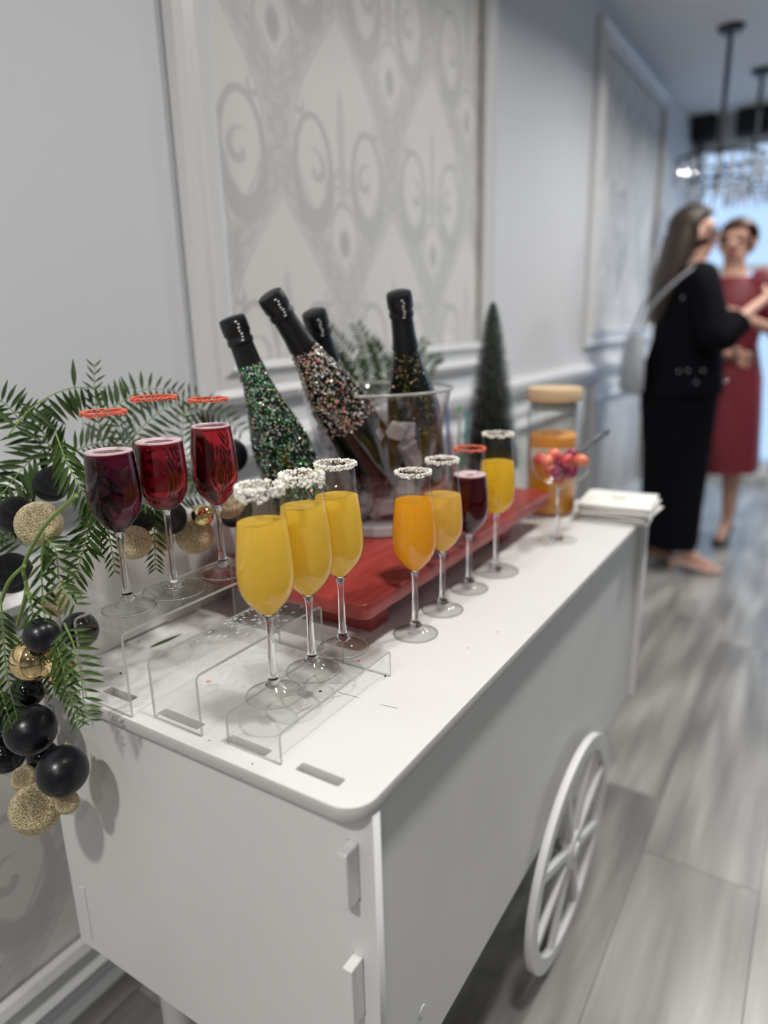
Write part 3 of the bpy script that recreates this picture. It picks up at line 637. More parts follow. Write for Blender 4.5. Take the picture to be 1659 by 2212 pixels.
# bottle-brush tree
TX, TY = -0.655, 1.485
tr = thing('bottle_brush_tree', 'small frosted dark green bottle-brush Christmas tree on the cart', 'tree', (TX, TY, T))
part('tree_base', MB().lathe([(0.0001, 0.0003), (0.030, 0.0003), (0.030, 0.016), (0.026, 0.020), (0.0001, 0.020)], 28, Matrix.Translation((TX, TY, T))), mat('tree_base_wood', (0.35, 0.22, 0.12), 0.6), tr, True)
part('trunk', MB().tube([(TX, TY, T + 0.019), (TX, TY, T + 0.43)], 0.003, 8), mat('twisted_wire', (0.06, 0.08, 0.06), 0.5), tr)
rg = random.Random(9); bm2 = MB(); tz0, tz1 = 0.045, 0.448
for k in range(16000):
    f_ = rg.random() ** 1.25; z = tz0 + (tz1 - tz0) * f_; a = rg.random() * 2 * PI
    R = 0.080 * (1 - f_) ** 0.62 * min(1, 0.55 + (f_ * 9)) * rg.uniform(0.85, 1.05) + 0.004
    d = Vector((math.cos(a), math.sin(a), 0)); p0 = Vector((TX, TY, T + z)); p1 = p0 + d * R + Vector((0, 0, R * 0.25)); s_ = Vector((-d.y, d.x, 0)) * 0.0010
    pm2 = p0.lerp(p1, 0.72)
    g_ = rg.uniform(0.6, 1.2); c1 = (0.12 * g_, 0.18 * g_, 0.16 * g_); fr_ = rg.random(); c2 = (0.85, 0.88, 0.86) if fr_ < 0.42 else (0.25 * g_, 0.33 * g_, 0.30 * g_)
    bm2.add([p0 - s_, p0 + s_, pm2 + s_, pm2 - s_], [(0, 1, 2, 3)], c1); bm2.add([pm2 - s_, pm2 + s_, p1], [(0, 1, 2)], c2)
part('bristles', bm2, vcol_mat('frosted_bristle', 0.7), tr, kind='stuff')
# juice jar
jc = onz(1188, 1106, T); JX, JY = jc.x, jc.y
jr = thing('juice_jar', 'tall glass juice jar with a pale wooden lid and orange juice', 'jar', (JX, JY, T))
JM = Matrix.Translation((JX, JY, T))
part('jar_glass', MB().lathe([(0.0001, 0.001), (0.050, 0.001), (0.054, 0.006), (0.054, 0.232), (0.050, 0.244), (0.0485, 0.244), (0.051, 0.231), (0.051, 0.009), (0.0001, 0.008)], 40, JM), GLASS, jr, True)
part('juice', MB().lathe([(0.0001, 0.0095), (0.0495, 0.0095), (0.0502, 0.012), (0.0502, 0.150), (0.0001, 0.150)], 40, JM), juice('deep_orange_juice', (0.88, 0.44, 0.015), 0.5), jr, True)
part('orange_pulp', MB().lathe([(0.0001, 0.1505), (0.0500, 0.1505), (0.0500, 0.170), (0.044, 0.176), (0.0001, 0.172)], 40, JM), mat('orange_foam', (0.90, 0.36, 0.05), 0.5), jr, True)
ld = part('lid', MB().lathe([(0.0001, 0.2445), (0.0555, 0.2445), (0.057, 0.247), (0.057, 0.268), (0.055, 0.271), (0.0001, 0.271)], 40, JM), mat('bamboo', (0.72, 0.52, 0.30), 0.45), jr, True)
part('seal', MB().lathe([(0.0001, 0.226), (0.046, 0.226), (0.0485, 0.232), (0.046, 0.2442), (0.0001, 0.2442)], 40, JM), mat('seal_grey', (0.35, 0.36, 0.34), 0.5), ld, True)
aj = math.atan2(-JY, -JX)
lbm = MB(); n_ = 24
for k in range(n_ + 1):
    a = aj - 0.95 + 1.9 * k / n_
    lbm.v += [(JX + 0.0546 * math.cos(a), JY + 0.0546 * math.sin(a), T + 0.128), (JX + 0.0546 * math.cos(a), JY + 0.0546 * math.sin(a), T + 0.150)]
lbm.f = [(2 * k, 2 * k + 2, 2 * k + 3, 2 * k + 1) for k in range(n_)]; lbm.c = [None] * n_
lab = part('jar_label', lbm, mat('label_cream', (0.72, 0.66, 0.52), 0.5), jr, True)
fc = bpy.data.curves.new('lettering', 'FONT'); fc.body = 'ORANGE'; fc.size = 0.0155; fc.align_x = 'CENTER'; fc.align_y = 'CENTER'; fc.extrude = 0.0001
fo_ = bpy.data.objects.new('lettering', fc); COL.objects.link(fo_)
lme = bpy.data.meshes.new_from_object(fo_.evaluated_get(bpy.context.evaluated_depsgraph_get())); bpy.data.objects.remove(fo_)
for v in lme.vertices:
    a = aj + v.co.x / 0.0546; r_ = 0.0548 + v.co.z; v.co = (JX + r_ * math.cos(a), JY + r_ * math.sin(a), T + 0.139 + v.co.y)
lme.name = 'lettering'; lme.materials.clear(); new('lettering', lme, mat('label_print', (0.20, 0.19, 0.17), 0.6), lab)
# coupe with fruit
cc = onz(1203, 1166, T); CM_ = Matrix.Translation((cc.x, cc.y, T + 0.0003))
cp_ = thing('coupe_glass', 'stemmed coupe glass heaped with red fruit and a green sprig', 'glass', (cc.x, cc.y, T))
part('bowl', MB().lathe([(0.005, 0.100), (0.018, 0.105), (0.038, 0.118), (0.052, 0.136), (0.057, 0.152), (0.0575, 0.165), (0.057, 0.1655), (0.0562, 0.165)], 40, CM_), GLASS, cp_, True)
part('stem', MB().lathe([(0.0001, 0.0995), (0.005, 0.100), (0.0038, 0.09), (0.0034, 0.05), (0.004, 0.012), (0.008, 0.006), (0.012, 0.004), (0.012, 0.0006), (0.0001, 0.0006)], 24, CM_), SOLID, cp_, True)
part('foot', MB().lathe([(0.012, 0.004), (0.026, 0.0022), (0.038, 0.0015), (0.0378, 0.0002), (0.012, 0.0001)], 40, CM_), GLASS, cp_, True)
def berry_mesh():
    m = MB(); m.lathe([(0.0001, -1), (0.35, -0.92), (0.72, -0.55), (0.95, -0.05), (0.98, 0.3), (0.8, 0.72), (0.4, 0.95), (0.0001, 1)], 14); return m.mesh('strawberry', True)
bym = berry_mesh(); rg = random.Random(4); FR = [mat('berry_red', (0.62, 0.06, 0.06), 0.3), mat('berry_dark', (0.28, 0.01, 0.07), 0.3), mat('berry_coral', (0.85, 0.22, 0.13), 0.35)]
names = [('strawberry', 'red'), ('raspberry', 'dark'), ('strawberry', 'coral')]
spots_ = [(0.000, 0.000, 0.122), (0.022, 0.0, 0.135), (-0.022, 0.004, 0.134), (0.0, 0.024, 0.136), (0.002, -0.024, 0.136), (0.036, 0.010, 0.156), (-0.036, -0.006, 0.154), (0.012, 0.033, 0.160), (-0.014, -0.034, 0.158), (0.020, -0.028, 0.162), (0.0, 0.0, 0.152), (-0.022, 0.026, 0.160)]
for k, (dx, dy, dz) in enumerate(spots_):
    me_ = bym.copy() if k < 3 else bpy.data.meshes['berry_%d' % (k % 3)]
    if k < 3: me_.name = 'berry_%d' % k; me_.materials.append(FR[k])
    o = new(names[k % 3][0], me_, None, None); r_ = 0.0125
    o.location = (cc.x + dx, cc.y + dy, T + dz); o.scale = (r_, r_, r_ * 1.15); o.rotation_euler = (rg.random() * 6, rg.random() * 6, 0)
    tag(o, ('bright red strawberry in the coupe glass', 'dark red raspberry in the coupe glass', 'coral strawberry piece in the coupe glass')[k % 3], 'fruit', 'fruit in the coupe glass')
A = Vector((cc.x + 0.028, cc.y + 0.012, T + 0.168)); B = ony(1312, 932, cc.y + 0.13)
tg = MB(); tg.tube([A, A.lerp(B, 0.5), B], [0.003, 0.0035, 0.0055], 10); tg.tube([A + Vector((0, 0.006, 0.002)), A.lerp(B, 0.5) + Vector((0, 0.004, 0.004)), B], [0.002, 0.0025, 0.004], 8)
tag(part('serving_tongs', tg, mat('gunmetal', (0.10, 0.10, 0.11), 0.3, 0.8), None, True), 'dark metal tongs resting in the fruit of the coupe glass', 'tongs')
# napkins: a stack of folded paper squares
NX, NY = -0.352, 1.468
NAP = mat('paper_napkin', (0.86, 0.85, 0.81), 0.85); bump(NAP, 160, 0.4, 0.0008)
npos = ('at the bottom of the stack', 'second from the bottom of the stack', 'third from the bottom of the stack', 'fourth from the bottom of the stack', 'on top of the stack')
for k in range(5):
    z = T + 0.0006 + k * 0.0075; a = math.radians((4, -3, 7, 2, 5)[k]); hf = 0.073
    M = Matrix.Translation((NX + 0.003 * (k % 2) , NY + 0.004 * math.sin(k * 2), z)) @ Matrix.Rotation(a, 4, 'Z')
    m = MB(); nn = 12; vs = []
    for lay in range(2):                     # folded sheet: lower and upper leaf joined along one fold
        for i_ in range(nn + 1):
            for j_ in range(nn + 1):
                u_, v_ = -1 + 2 * i_ / nn, -1 + 2 * j_ / nn
                lift = 0.0008 * math.sin(u_ * 3 + k) + 0.0006 * math.cos(v_ * 4 + k * 2)
                zz = 0.0009 + lift * 0.4 if lay == 0 else 0.0052 + lift * 0.5 - 0.002 * (max(abs(u_), abs(v_)) ** 6)
                if i_ == 0: zz = 0.0028
                vs.append(M @ Vector((u_ * hf, v_ * hf, zz)))
    W_ = nn + 1; fs = []
    for lay in range(2):
        o_ = lay * W_ * W_
        for i_ in range(nn):
            for j_ in range(nn): fs.append((o_ + i_ * W_ + j_, o_ + (i_ + 1) * W_ + j_, o_ + (i_ + 1) * W_ + j_ + 1, o_ + i_ * W_ + j_ + 1))
    m.add(vs, fs); o = part('paper_napkin', m, NAP, None, True)
    sd = o.modifiers.new('thick', 'SOLIDIFY'); sd.thickness = 0.0008
    tag(o, 'folded white paper napkin ' + npos[k], 'napkin', 'folded napkins at the far end of the cart')
    if k == 4:
        g_ = MB()
        for q in range(5): g_.box((-0.016, -0.012 + q * 0.006, 0.0066), (0.016, -0.0105 + q * 0.006, 0.0070), M=M)
        part('napkin_print', g_, mat('pale_gold_print', (0.74, 0.70, 0.50), 0.6), o, kind='stuff')

# ------------------------------------------------------------------ garland: baubles
bs = MB().lathe([(max(math.sin(PI * k / 24), 0.0001), -math.cos(PI * k / 24)) for k in range(25)], 40).mesh('bauble_ball', True)
capm = MB().lathe([(0.0001, 1.14), (0.16, 1.14), (0.20, 1.10), (0.21, 0.96), (0.0001, 0.95)], 16)
capm.tube([(0.0, 0.09 * math.cos(a), 1.21 + 0.09 * math.sin(a)) for a in [k * PI / 5 for k in range(11)]], 0.018, 6)
capm = capm.mesh('hanger_cap', True)
BALLM = {}
def bauble(px, py, rpx, where, val, m, label, tilt=(0.5, 0.3), group='baubles of the garland'):
    p = {'x': onx, 'y': ony}[where](px, py, val); r = rpx * depth(p) / FPX
    key = m.name
    if key not in BALLM:
        q = bs.copy(); q.name = 'bauble'; q.materials.append(m); BALLM[key] = q
    o = bpy.data.objects.new('bauble', BALLM[key]); COL.objects.link(o); o.location = p; o.scale = (r, r, r); o.rotation_mode = 'QUATERNION'; o.rotation_quaternion = Vector((-0.6, 0.6, 0.45)).to_track_quat('Z', 'Y')
    tag(o, label, 'bauble', group)
    c = bpy.data.objects.new('hanger_cap', capm); COL.objects.link(c); c.parent = o
    if not capm.materials: capm.materials.append(STEEL)
    return o
FB = -0.722       # just before the face of the back rail
B_ = [
 (110, 1047, 37, 'x', -0.80, BLACKG, 'black glitter bauble among the leaves above the end cheek'),
 (36, 1112, 40, 'y', 0.44, BLACKG, 'black glitter bauble behind the round gold glitter one'),
 (84, 1132, 49, 'y', 0.42, GOLDG, 'large gold glitter bauble in front of the white end cheek top'),
 (25, 1238, 44, 'y', 0.44, BLACKG, 'black glitter bauble beside the white end cheek'),
 (290, 1172, 37, 'x', FB, GOLDG, 'gold glitter bauble behind the dark berry drink stem'),
 (352, 1168, 24, 'x', FB - 0.012, GOLDG, 'small gold glitter bauble half hidden by a hanging frond tip'),
 (365, 1118, 38, 'x', FB - 0.006, BLACKG, 'black glitter bauble behind the stem of the foaming deep red drink'),
 (300, 1122, 34, 'x', FB - 0.01, BLACKG, 'black glitter bauble between the dark berry and the deep red drink'),
 (420, 1156, 41, 'x', FB + 0.01, GOLDG, 'gold glitter bauble hanging over the rail next to a mirror-gold one'),
 (437, 1113, 24, 'x', FB + 0.035, GOLDC, 'small mirror-gold bauble above a gold glitter one'),
 (492, 1083, 38, 'x', FB + 0.035, GOLDG, 'gold glitter bauble behind the clear red drink stem'),
 (505, 1100, 40, 'x', FB + 0.004, BLACKM, 'matte black bauble tucked behind the gold glitter one by the red board'),
 (498, 985, 38, 'x', FB - 0.03, BLACKM, 'matte black bauble behind the bowl of the clear red drink'),
 (118, 1302, 29, 'y', 0.40, GOLDG, 'small gold glitter bauble beside the white end cheek'),
 (172, 1362, 40, 'x', -0.722, BLACKS, 'glossy black bauble seen through the tallest riser'),
 (90, 1372, 38, 'y', 0.395, BLACKM, 'matte black bauble above the mirror-gold one at the cart corner'),
 (72, 1424, 48, 'y', 0.385, GOLDC, 'large mirror-gold bauble hanging at the cart corner'),
 (130, 1448, 34, 'y', 0.40, GOLDC, 'mirror-gold bauble behind the drooping fronds at the cart corner'),
 (60, 1492, 36, 'y', 0.395, BLACKS, 'glossy black bauble below the mirror-gold one'),
 (8, 1545, 44, 'y', 0.40, BLACKS, 'glossy black bauble at the outer side of the hanging cluster'),
 (66, 1576, 54, 'y', 0.380, BLACKM, 'large matte black bauble in the middle of the hanging cluster'),
 (12, 1628, 42, 'y', 0.395, BLACKS, 'glossy black bauble behind the small round gold one'),
 (92, 1632, 32, 'y', 0.400, BLACKS, 'small glossy black bauble between two large matte black ones'),
 (135, 1665, 54, 'y', 0.378, BLACKM, 'large matte black bauble casting its shadow on the end panel'),
 (52, 1681, 27, 'y', 0.375, GOLDG, 'small satin gold bauble sitting above the largest gold one'),
 (77, 1746, 54, 'y', 0.370, GOLDG, 'largest gold glitter bauble at the bottom of the hanging cluster'),
 (145, 1733, 25, 'y', 0.385, GOLDG, 'small gold glitter bauble touching the largest gold one'),
]
BL = [bauble(*q) for q in B_]
for it in range(60):                       # ease touching baubles apart along their own sight lines
    for i_, a in enumerate(BL):
        for b in BL[i_ + 1:]:
            gap = (a.location - b.location).length - a.scale[0] - b.scale[0]
            if gap < 0.0005:
                far, near = (a, b) if depth(a.location) > depth(b.location) else (b, a)
                for o_, k in ((near, -1),):
                    d0 = depth(o_.location); o_.location = o_.location + (o_.location - CP).normalized() * (0.0012 * k); f_ = depth(o_.location) / d0; o_.scale = o_.scale * f_


# ------------------------------------------------------------------ garland: pepper-tree sprigs
def leaf_mesh(name, wd=0.085):
    vs, fs = [], []; n = 6
    for k in range(n + 1):
        t = k / n; w_ = wd * math.sin(PI * min(0.97, max(0.03, t ** 0.85))) ; z = -0.10 * t * t
        vs += [(t, -w_, z + 0.035 * (w_ / wd)), (t, 0, z), (t, w_, z + 0.035 * (w_ / wd))]
    for k in range(n):
        a = k * 3; fs += [(a, a + 3, a + 4, a + 1), (a + 1, a + 4, a + 5, a + 2)]
    me = bpy.data.meshes.new(name); me.from_pydata(vs, [], fs); me.materials.append(GREEN)
    for f_ in me.polygons: f_.use_smooth = True
    return me
LEAF = leaf_mesh('leaflet')
def spline(pts, n):
    pts = [Vector(p) for p in pts]; P_ = [pts[0] * 2 - pts[1]] + pts + [pts[-1] * 2 - pts[-2]]; out = []
    m = len(pts) - 1
    for k in range(n + 1):
        t = k / n * m; i_ = min(int(t), m - 1); u = t - i_; a, b, c, d = P_[i_:i_ + 4]
        out.append(0.5 * ((2 * b) + (c - a) * u + (2 * a - 5 * b + 4 * c - d) * u * u + (3 * b - a - 3 * c + d) * u ** 3))
    return out
def sprig(pix, label, ll=0.030, pairs=13, single=False, mt=GREEN, group='pepper-tree sprigs of the garland', seed=0, start=0.06, sweep=0.55, one=0):
    """pix: list of (px, py, axis, value) control points of the stem, root first"""
    rg = random.Random(seed)
    P_ = [{'x': onx, 'y': ony}[w_](a, b, v_) for (a, b, w_, v_) in pix]
    path = spline(P_, 40)
    th = thing('pepper_tree_sprig', label, 'sprig', path[0], group)
    part('stem', MB().tube(path, [0.0011 - 0.0007 * k / 40 for k in range(41)], 5), STEM, th)
    lm = MB()
    for k in range(pairs):
        f_ = start + (1 - start) * (k + 0.5) / pairs; idx = f_ * 40; i_ = min(int(idx), 39); p = path[i_].lerp(path[i_ + 1], idx - i_); tn_ = (path[i_ + 1] - path[i_]).normalized()
        view = (CP - p).normalized(); side = tn_.cross(view).normalized()
        for sg in (1, -1):
            if one and sg != one and rg.random() < 0.85: continue
            sw = sweep + rg.uniform(-0.12, 0.12)
            d = (side * sg * math.cos(sw) + tn_ * math.sin(sw) + view * rg.uniform(-0.25, 0.25) + Vector((0, 0, -0.12))).normalized()
            nrm = (view + side * rg.uniform(-0.3, 0.3) + Vector((0, 0, 0.3))).normalized(); nrm = (nrm - d * nrm.dot(d)).normalized(); bi = nrm.cross(d)
            l_ = ll * (1.0 - 0.45 * abs(f_ - 0.35) / 0.65) * rg.uniform(0.88, 1.08)
            M = Matrix(((d.x, bi.x, nrm.x, p.x), (d.y, bi.y, nrm.y, p.y), (d.z, bi.z, nrm.z, p.z), (0, 0, 0, 1))) @ Matrix.Scale(l_, 4)
            if single:
                lm.add([M @ v.co for v in LEAF.vertices], [tuple(q.vertices) for q in LEAF.polygons])
            else:
                o = bpy.data.objects.new('leaflet', LEAF); COL.objects.link(o); o.parent = th; o.matrix_local = Matrix.Translation(-path[0]) @ M
    if single: part('leaflets', lm, mt, th, True, kind='stuff')
    return th
Y = lambda v: ('y', v)
def yv(pts, v): return [(a, b, 'y', v) for a, b in pts]
def xv(pts, v): return [(a, b, 'x', v) for a, b in pts]
sprig(yv([(138, 1345), (158, 1390), (174, 1450), (182, 1520), (193, 1560)], 0.365), 'drooping sprig in front of the tallest riser end, tip over the cart edge', 0.027, 14, seed=1, sweep=0.30)
sprig(yv([(112, 1368), (130, 1420), (148, 1490), (170, 1562)], 0.372), 'drooping sprig with downswept leaflets just outside the tallest riser', 0.026, 13, seed=2, sweep=0.85)
sprig(yv([(2, 1300), (8, 1380), (16, 1460), (38, 1556)], 0.355), 'long sprig hanging in front of the mirror-gold and large matte black baubles', 0.027, 17, seed=3, sweep=0.75)
sprig(yv([(95, 1150), (90, 1220), (93, 1300), (104, 1390), (100, 1440)], 0.37), 'sprig hanging past the white end cheek over the small gold bauble', 0.026, 13, seed=4, sweep=0.8)
sprig(xv([(205, 1080), (190, 1150), (172, 1215), (150, 1285)], -0.715), 'sprig hanging over the white rail beside the dark berry drink', 0.032, 13, seed=5, sweep=0.7)
sprig(xv([(228, 1120), (240, 1180), (249, 1238)], -0.712), 'short sprig tip hanging on the rail behind the dark berry drink stem', 0.022, 8, seed=6, sweep=0.75)
sprig(xv([(333, 1075), (333, 1130), (335, 1190), (336, 1232)], -0.706), 'sprig tip hanging on the rail between the two foaming red drinks', 0.024, 11, seed=7, sweep=0.7)
sprig(xv([(314, 1085), (315, 1120), (317, 1158)], -0.704), 'thin young sprig hanging beside the deep red drink bowl', 0.015, 8, seed=8, sweep=0.8)
sprig(yv([(120, 935), (145, 1000), (180, 1065), (205, 1120)], 0.45), 'sprig running down past the black glitter bauble to the dark berry drink', 0.034, 14, seed=9, sweep=0.85)
sprig(yv([(90, 1155), (120, 1190), (130, 1260), (165, 1310)], 0.385), 'bushy sprig across the end cheek beside the dark berry drink foot', 0.030, 12, seed=10, sweep=0.6)
sprig(yv([(60, 1270), (70, 1330), (62, 1400), (75, 1450)], 0.36), 'small sprig lying over the mirror-gold bauble', 0.020, 10, seed=11, sweep=0.8)
sprig(yv([(0, 1480), (10, 1520), (22, 1560), (30, 1590)], 0.35), 'short sprig end against the large matte black bauble', 0.018, 8, seed=22, sweep=0.8)
sprig(yv([(232, 1005), (220, 1070), (205, 1130), (195, 1190)], 0.47), 'leafy sprig behind the bowl of the dark berry drink', 0.032, 12, seed=23, sweep=0.7)
sprig(yv([(110, 1330), (95, 1390), (110, 1450), (120, 1500)], 0.38), 'sprig crossing between the mirror-gold baubles', 0.026, 11, seed=24, sweep=0.7)
# softer sprigs farther up and back, leaves joined
bgs = [
 ([(14, 945), (70, 880), (140, 842), (205, 836), (300, 838)], -0.86, 0.045, 17, 'arching sprig standing out against the wall above the baubles', 0.2, 1),
 ([(230, 1000), (215, 920), (205, 850), (204, 785)], -0.86, 0.026, 11, 'upright sprig tip reaching up against the plain wall', 0.9, 0),
 ([(110, 960), (60, 1000), (10, 1060), (-30, 1110)], -0.88, 0.045, 13, 'sprig fanning outwards from behind the black glitter bauble', 0.6, 0),
 ([(120, 1000), (60, 930), (20, 880), (-20, 850)], -0.90, 0.040, 12, 'sprig curling outwards above the black glitter baubles', 0.5, 0),
 ([(90, 1040), (40, 1060), (0, 1100), (-20, 1160)], -0.89, 0.045, 12, 'dark sprig close to the wall beside the gold glitter bauble', 0.6, 0),
 ([(210, 900), (260, 870), (320, 840), (390, 850)], -0.84, 0.038, 13, 'sprig behind the rims of the first two red drinks', 0.4, 0),
 ([(250, 1000), (300, 930), (360, 880), (430, 850)], -0.83, 0.038, 14, 'sprig rising behind the foaming deep red drink', 0.5, 0),
 ([(380, 900), (430, 885), (480, 900), (527, 935)], -0.82, 0.036, 11, 'sprig bending over behind the clear red drink', 0.5, 0),
 ([(400, 1060), (430, 1020), (470, 990), (520, 960)], -0.80, 0.030, 11, 'sprig between the red drinks and the green-glittered bottle', 0.6, 0),
 ([(350, 1100), (390, 1075), (430, 1070), (470, 1060)], -0.76, 0.028, 10, 'sprig lying along the rail above the gold baubles', 0.6, 0),
 ([(150, 980), (200, 960), (260, 960), (330, 990)], -0.83, 0.036, 13, 'sprig spread behind the foam of the dark berry drink', 0.5, 0),
 ([(170, 1020), (120, 980), (90, 930), (75, 880)], -0.87, 0.040, 12, 'sprig leaning against the wall over the end cheek', 0.7, 0),
 ([(60, 1180), (20, 1160), (-10, 1120), (-30, 1080)], -0.90, 0.040, 10, 'dark sprig in the gap between cart and wall', 0.6, 0),
 ([(330, 1060), (300, 1010), (270, 960), (250, 900)], -0.82, 0.034, 12, 'sprig leaning upwards behind the dark berry drink', 0.6, 0),
 ([(440, 1050), (410, 1000), (395, 940), (400, 880)], -0.82, 0.034, 12, 'sprig rising between the deep red and the clear red drink', 0.6, 0),
]
for k, (pts, v, ll, pr2, lb, sw, one) in enumerate(bgs):
    sprig(xv(pts, v), lb, ll, pr2, True, GREENB, seed=40 + k, sweep=sw, one=one)
# sprigs behind the bucket
for k, (pts, v, lb) in enumerate((
 ([(790, 850), (770, 790), (735, 740), (700, 705)], -0.80, 'fine sprig spraying up behind the large bucket beside the dark bottle'),
 ([(800, 850), (800, 790), (790, 745), (770, 700)], -0.81, 'fine sprig behind the large bucket rim'),
 ([(760, 850), (740, 800), (720, 770), (690, 750)], -0.79, 'low sprig behind the strongly tilted bottle'),
 ([(830, 850), (830, 800), (815, 760), (800, 735)], -0.80, 'fine sprig between the dark bottle and the upright one'),
 ([(880, 850), (885, 800), (900, 760), (920, 735)], -0.79, 'fine sprig leaning past the nearly upright bottle'),
 ([(900, 860), (915, 810), (935, 780), (955, 770)], -0.79, 'fine sprig end beyond the nearly upright bottle'),
 ([(860, 850), (855, 790), (870, 740), (880, 700)], -0.81, 'thin sprig standing behind the nearly upright bottle'))):
    sprig(xv([(pts[0][0], pts[0][1] + 90)] + pts, v), lb, 0.034, 26, True, GREENB, seed=70 + k, sweep=0.7, group='sprigs behind the ice bucket')
# bare woody stems
for (pts, v, lb) in (([(165, 1070), (95, 1138), (52, 1222), (57, 1275), (38, 1350)], 0.375, 'thick yellow-green stem forking over the gold glitter bauble'), ([(56, 1280), (75, 1290), (95, 1302)], 0.37, 'short side stem under the fork of the thick stem'), ([(52, 1222), (20, 1255), (2, 1300)], 0.365, 'side stem bending to the long hanging sprig')):
    tag(part('woody_stem', MB().tube(spline([ony(a, b, v) for a, b in pts], 24), 0.0021, 8), STEM, None, True), lb, 'stem')
# fallen leaflet on the cart top
A, B = onz(322, 1400, T + 0.0008), onz(394, 1369, T + 0.0008); d = (B - A); l_ = d.length; d.normalize(); n_ = Vector((0, 0, 1)); bi = n_.cross(d)
o = bpy.data.objects.new('fallen_leaf', LEAF); COL.objects.link(o); o.matrix_world = Matrix(((d.x, bi.x, 0, A.x), (d.y, bi.y, 0, A.y), (d.z, bi.z, 1, A.z + 0.001), (0, 0, 0, 1))) @ Matrix.Diagonal((l_, l_ * 0.7, l_ * 0.05, 1))
tag(o, 'single narrow green leaf fallen on the cart top beside the middle riser', 'leaf')

# ------------------------------------------------------------------ people
SKIN = mat('skin', (0.62, 0.36, 0.27), 0.5)
def skin_mesh(name, chains, radii, root, sub=2):
    """continuous surface grown round connected joints"""
    idx = {k: i_ for i_, k in enumerate(radii)}; vs = [radii[k][0] for k in radii]; es = []
    for ch in chains:
        for a, b in zip(ch, ch[1:]): es.append((idx[a], idx[b]))
    me = bpy.data.meshes.new(name); me.from_pydata(vs, es, []); o = bpy.data.objects.new(name, me); COL.objects.link(o)
    md = o.modifiers.new('skin', 'SKIN'); md.use_smooth_shade = True; md.branch_smoothing = 0.6
    for k, i_ in idx.items():
        r = radii[k][1]; me.skin_vertices[0].data[i_].radius = (r, r) if isinstance(r, float) else r; me.skin_vertices[0].data[i_].use_root = (k == root)
    sb = o.modifiers.new('sub', 'SUBSURF'); sb.levels = sub; sb.render_levels = sub
    dg = bpy.context.evaluated_depsgraph_get(); out = bpy.data.meshes.new_from_object(o.evaluated_get(dg)); out.name = name
    bpy.data.objects.remove(o); out.materials.clear()
    for f_ in out.polygons: f_.use_smooth = True
    return out
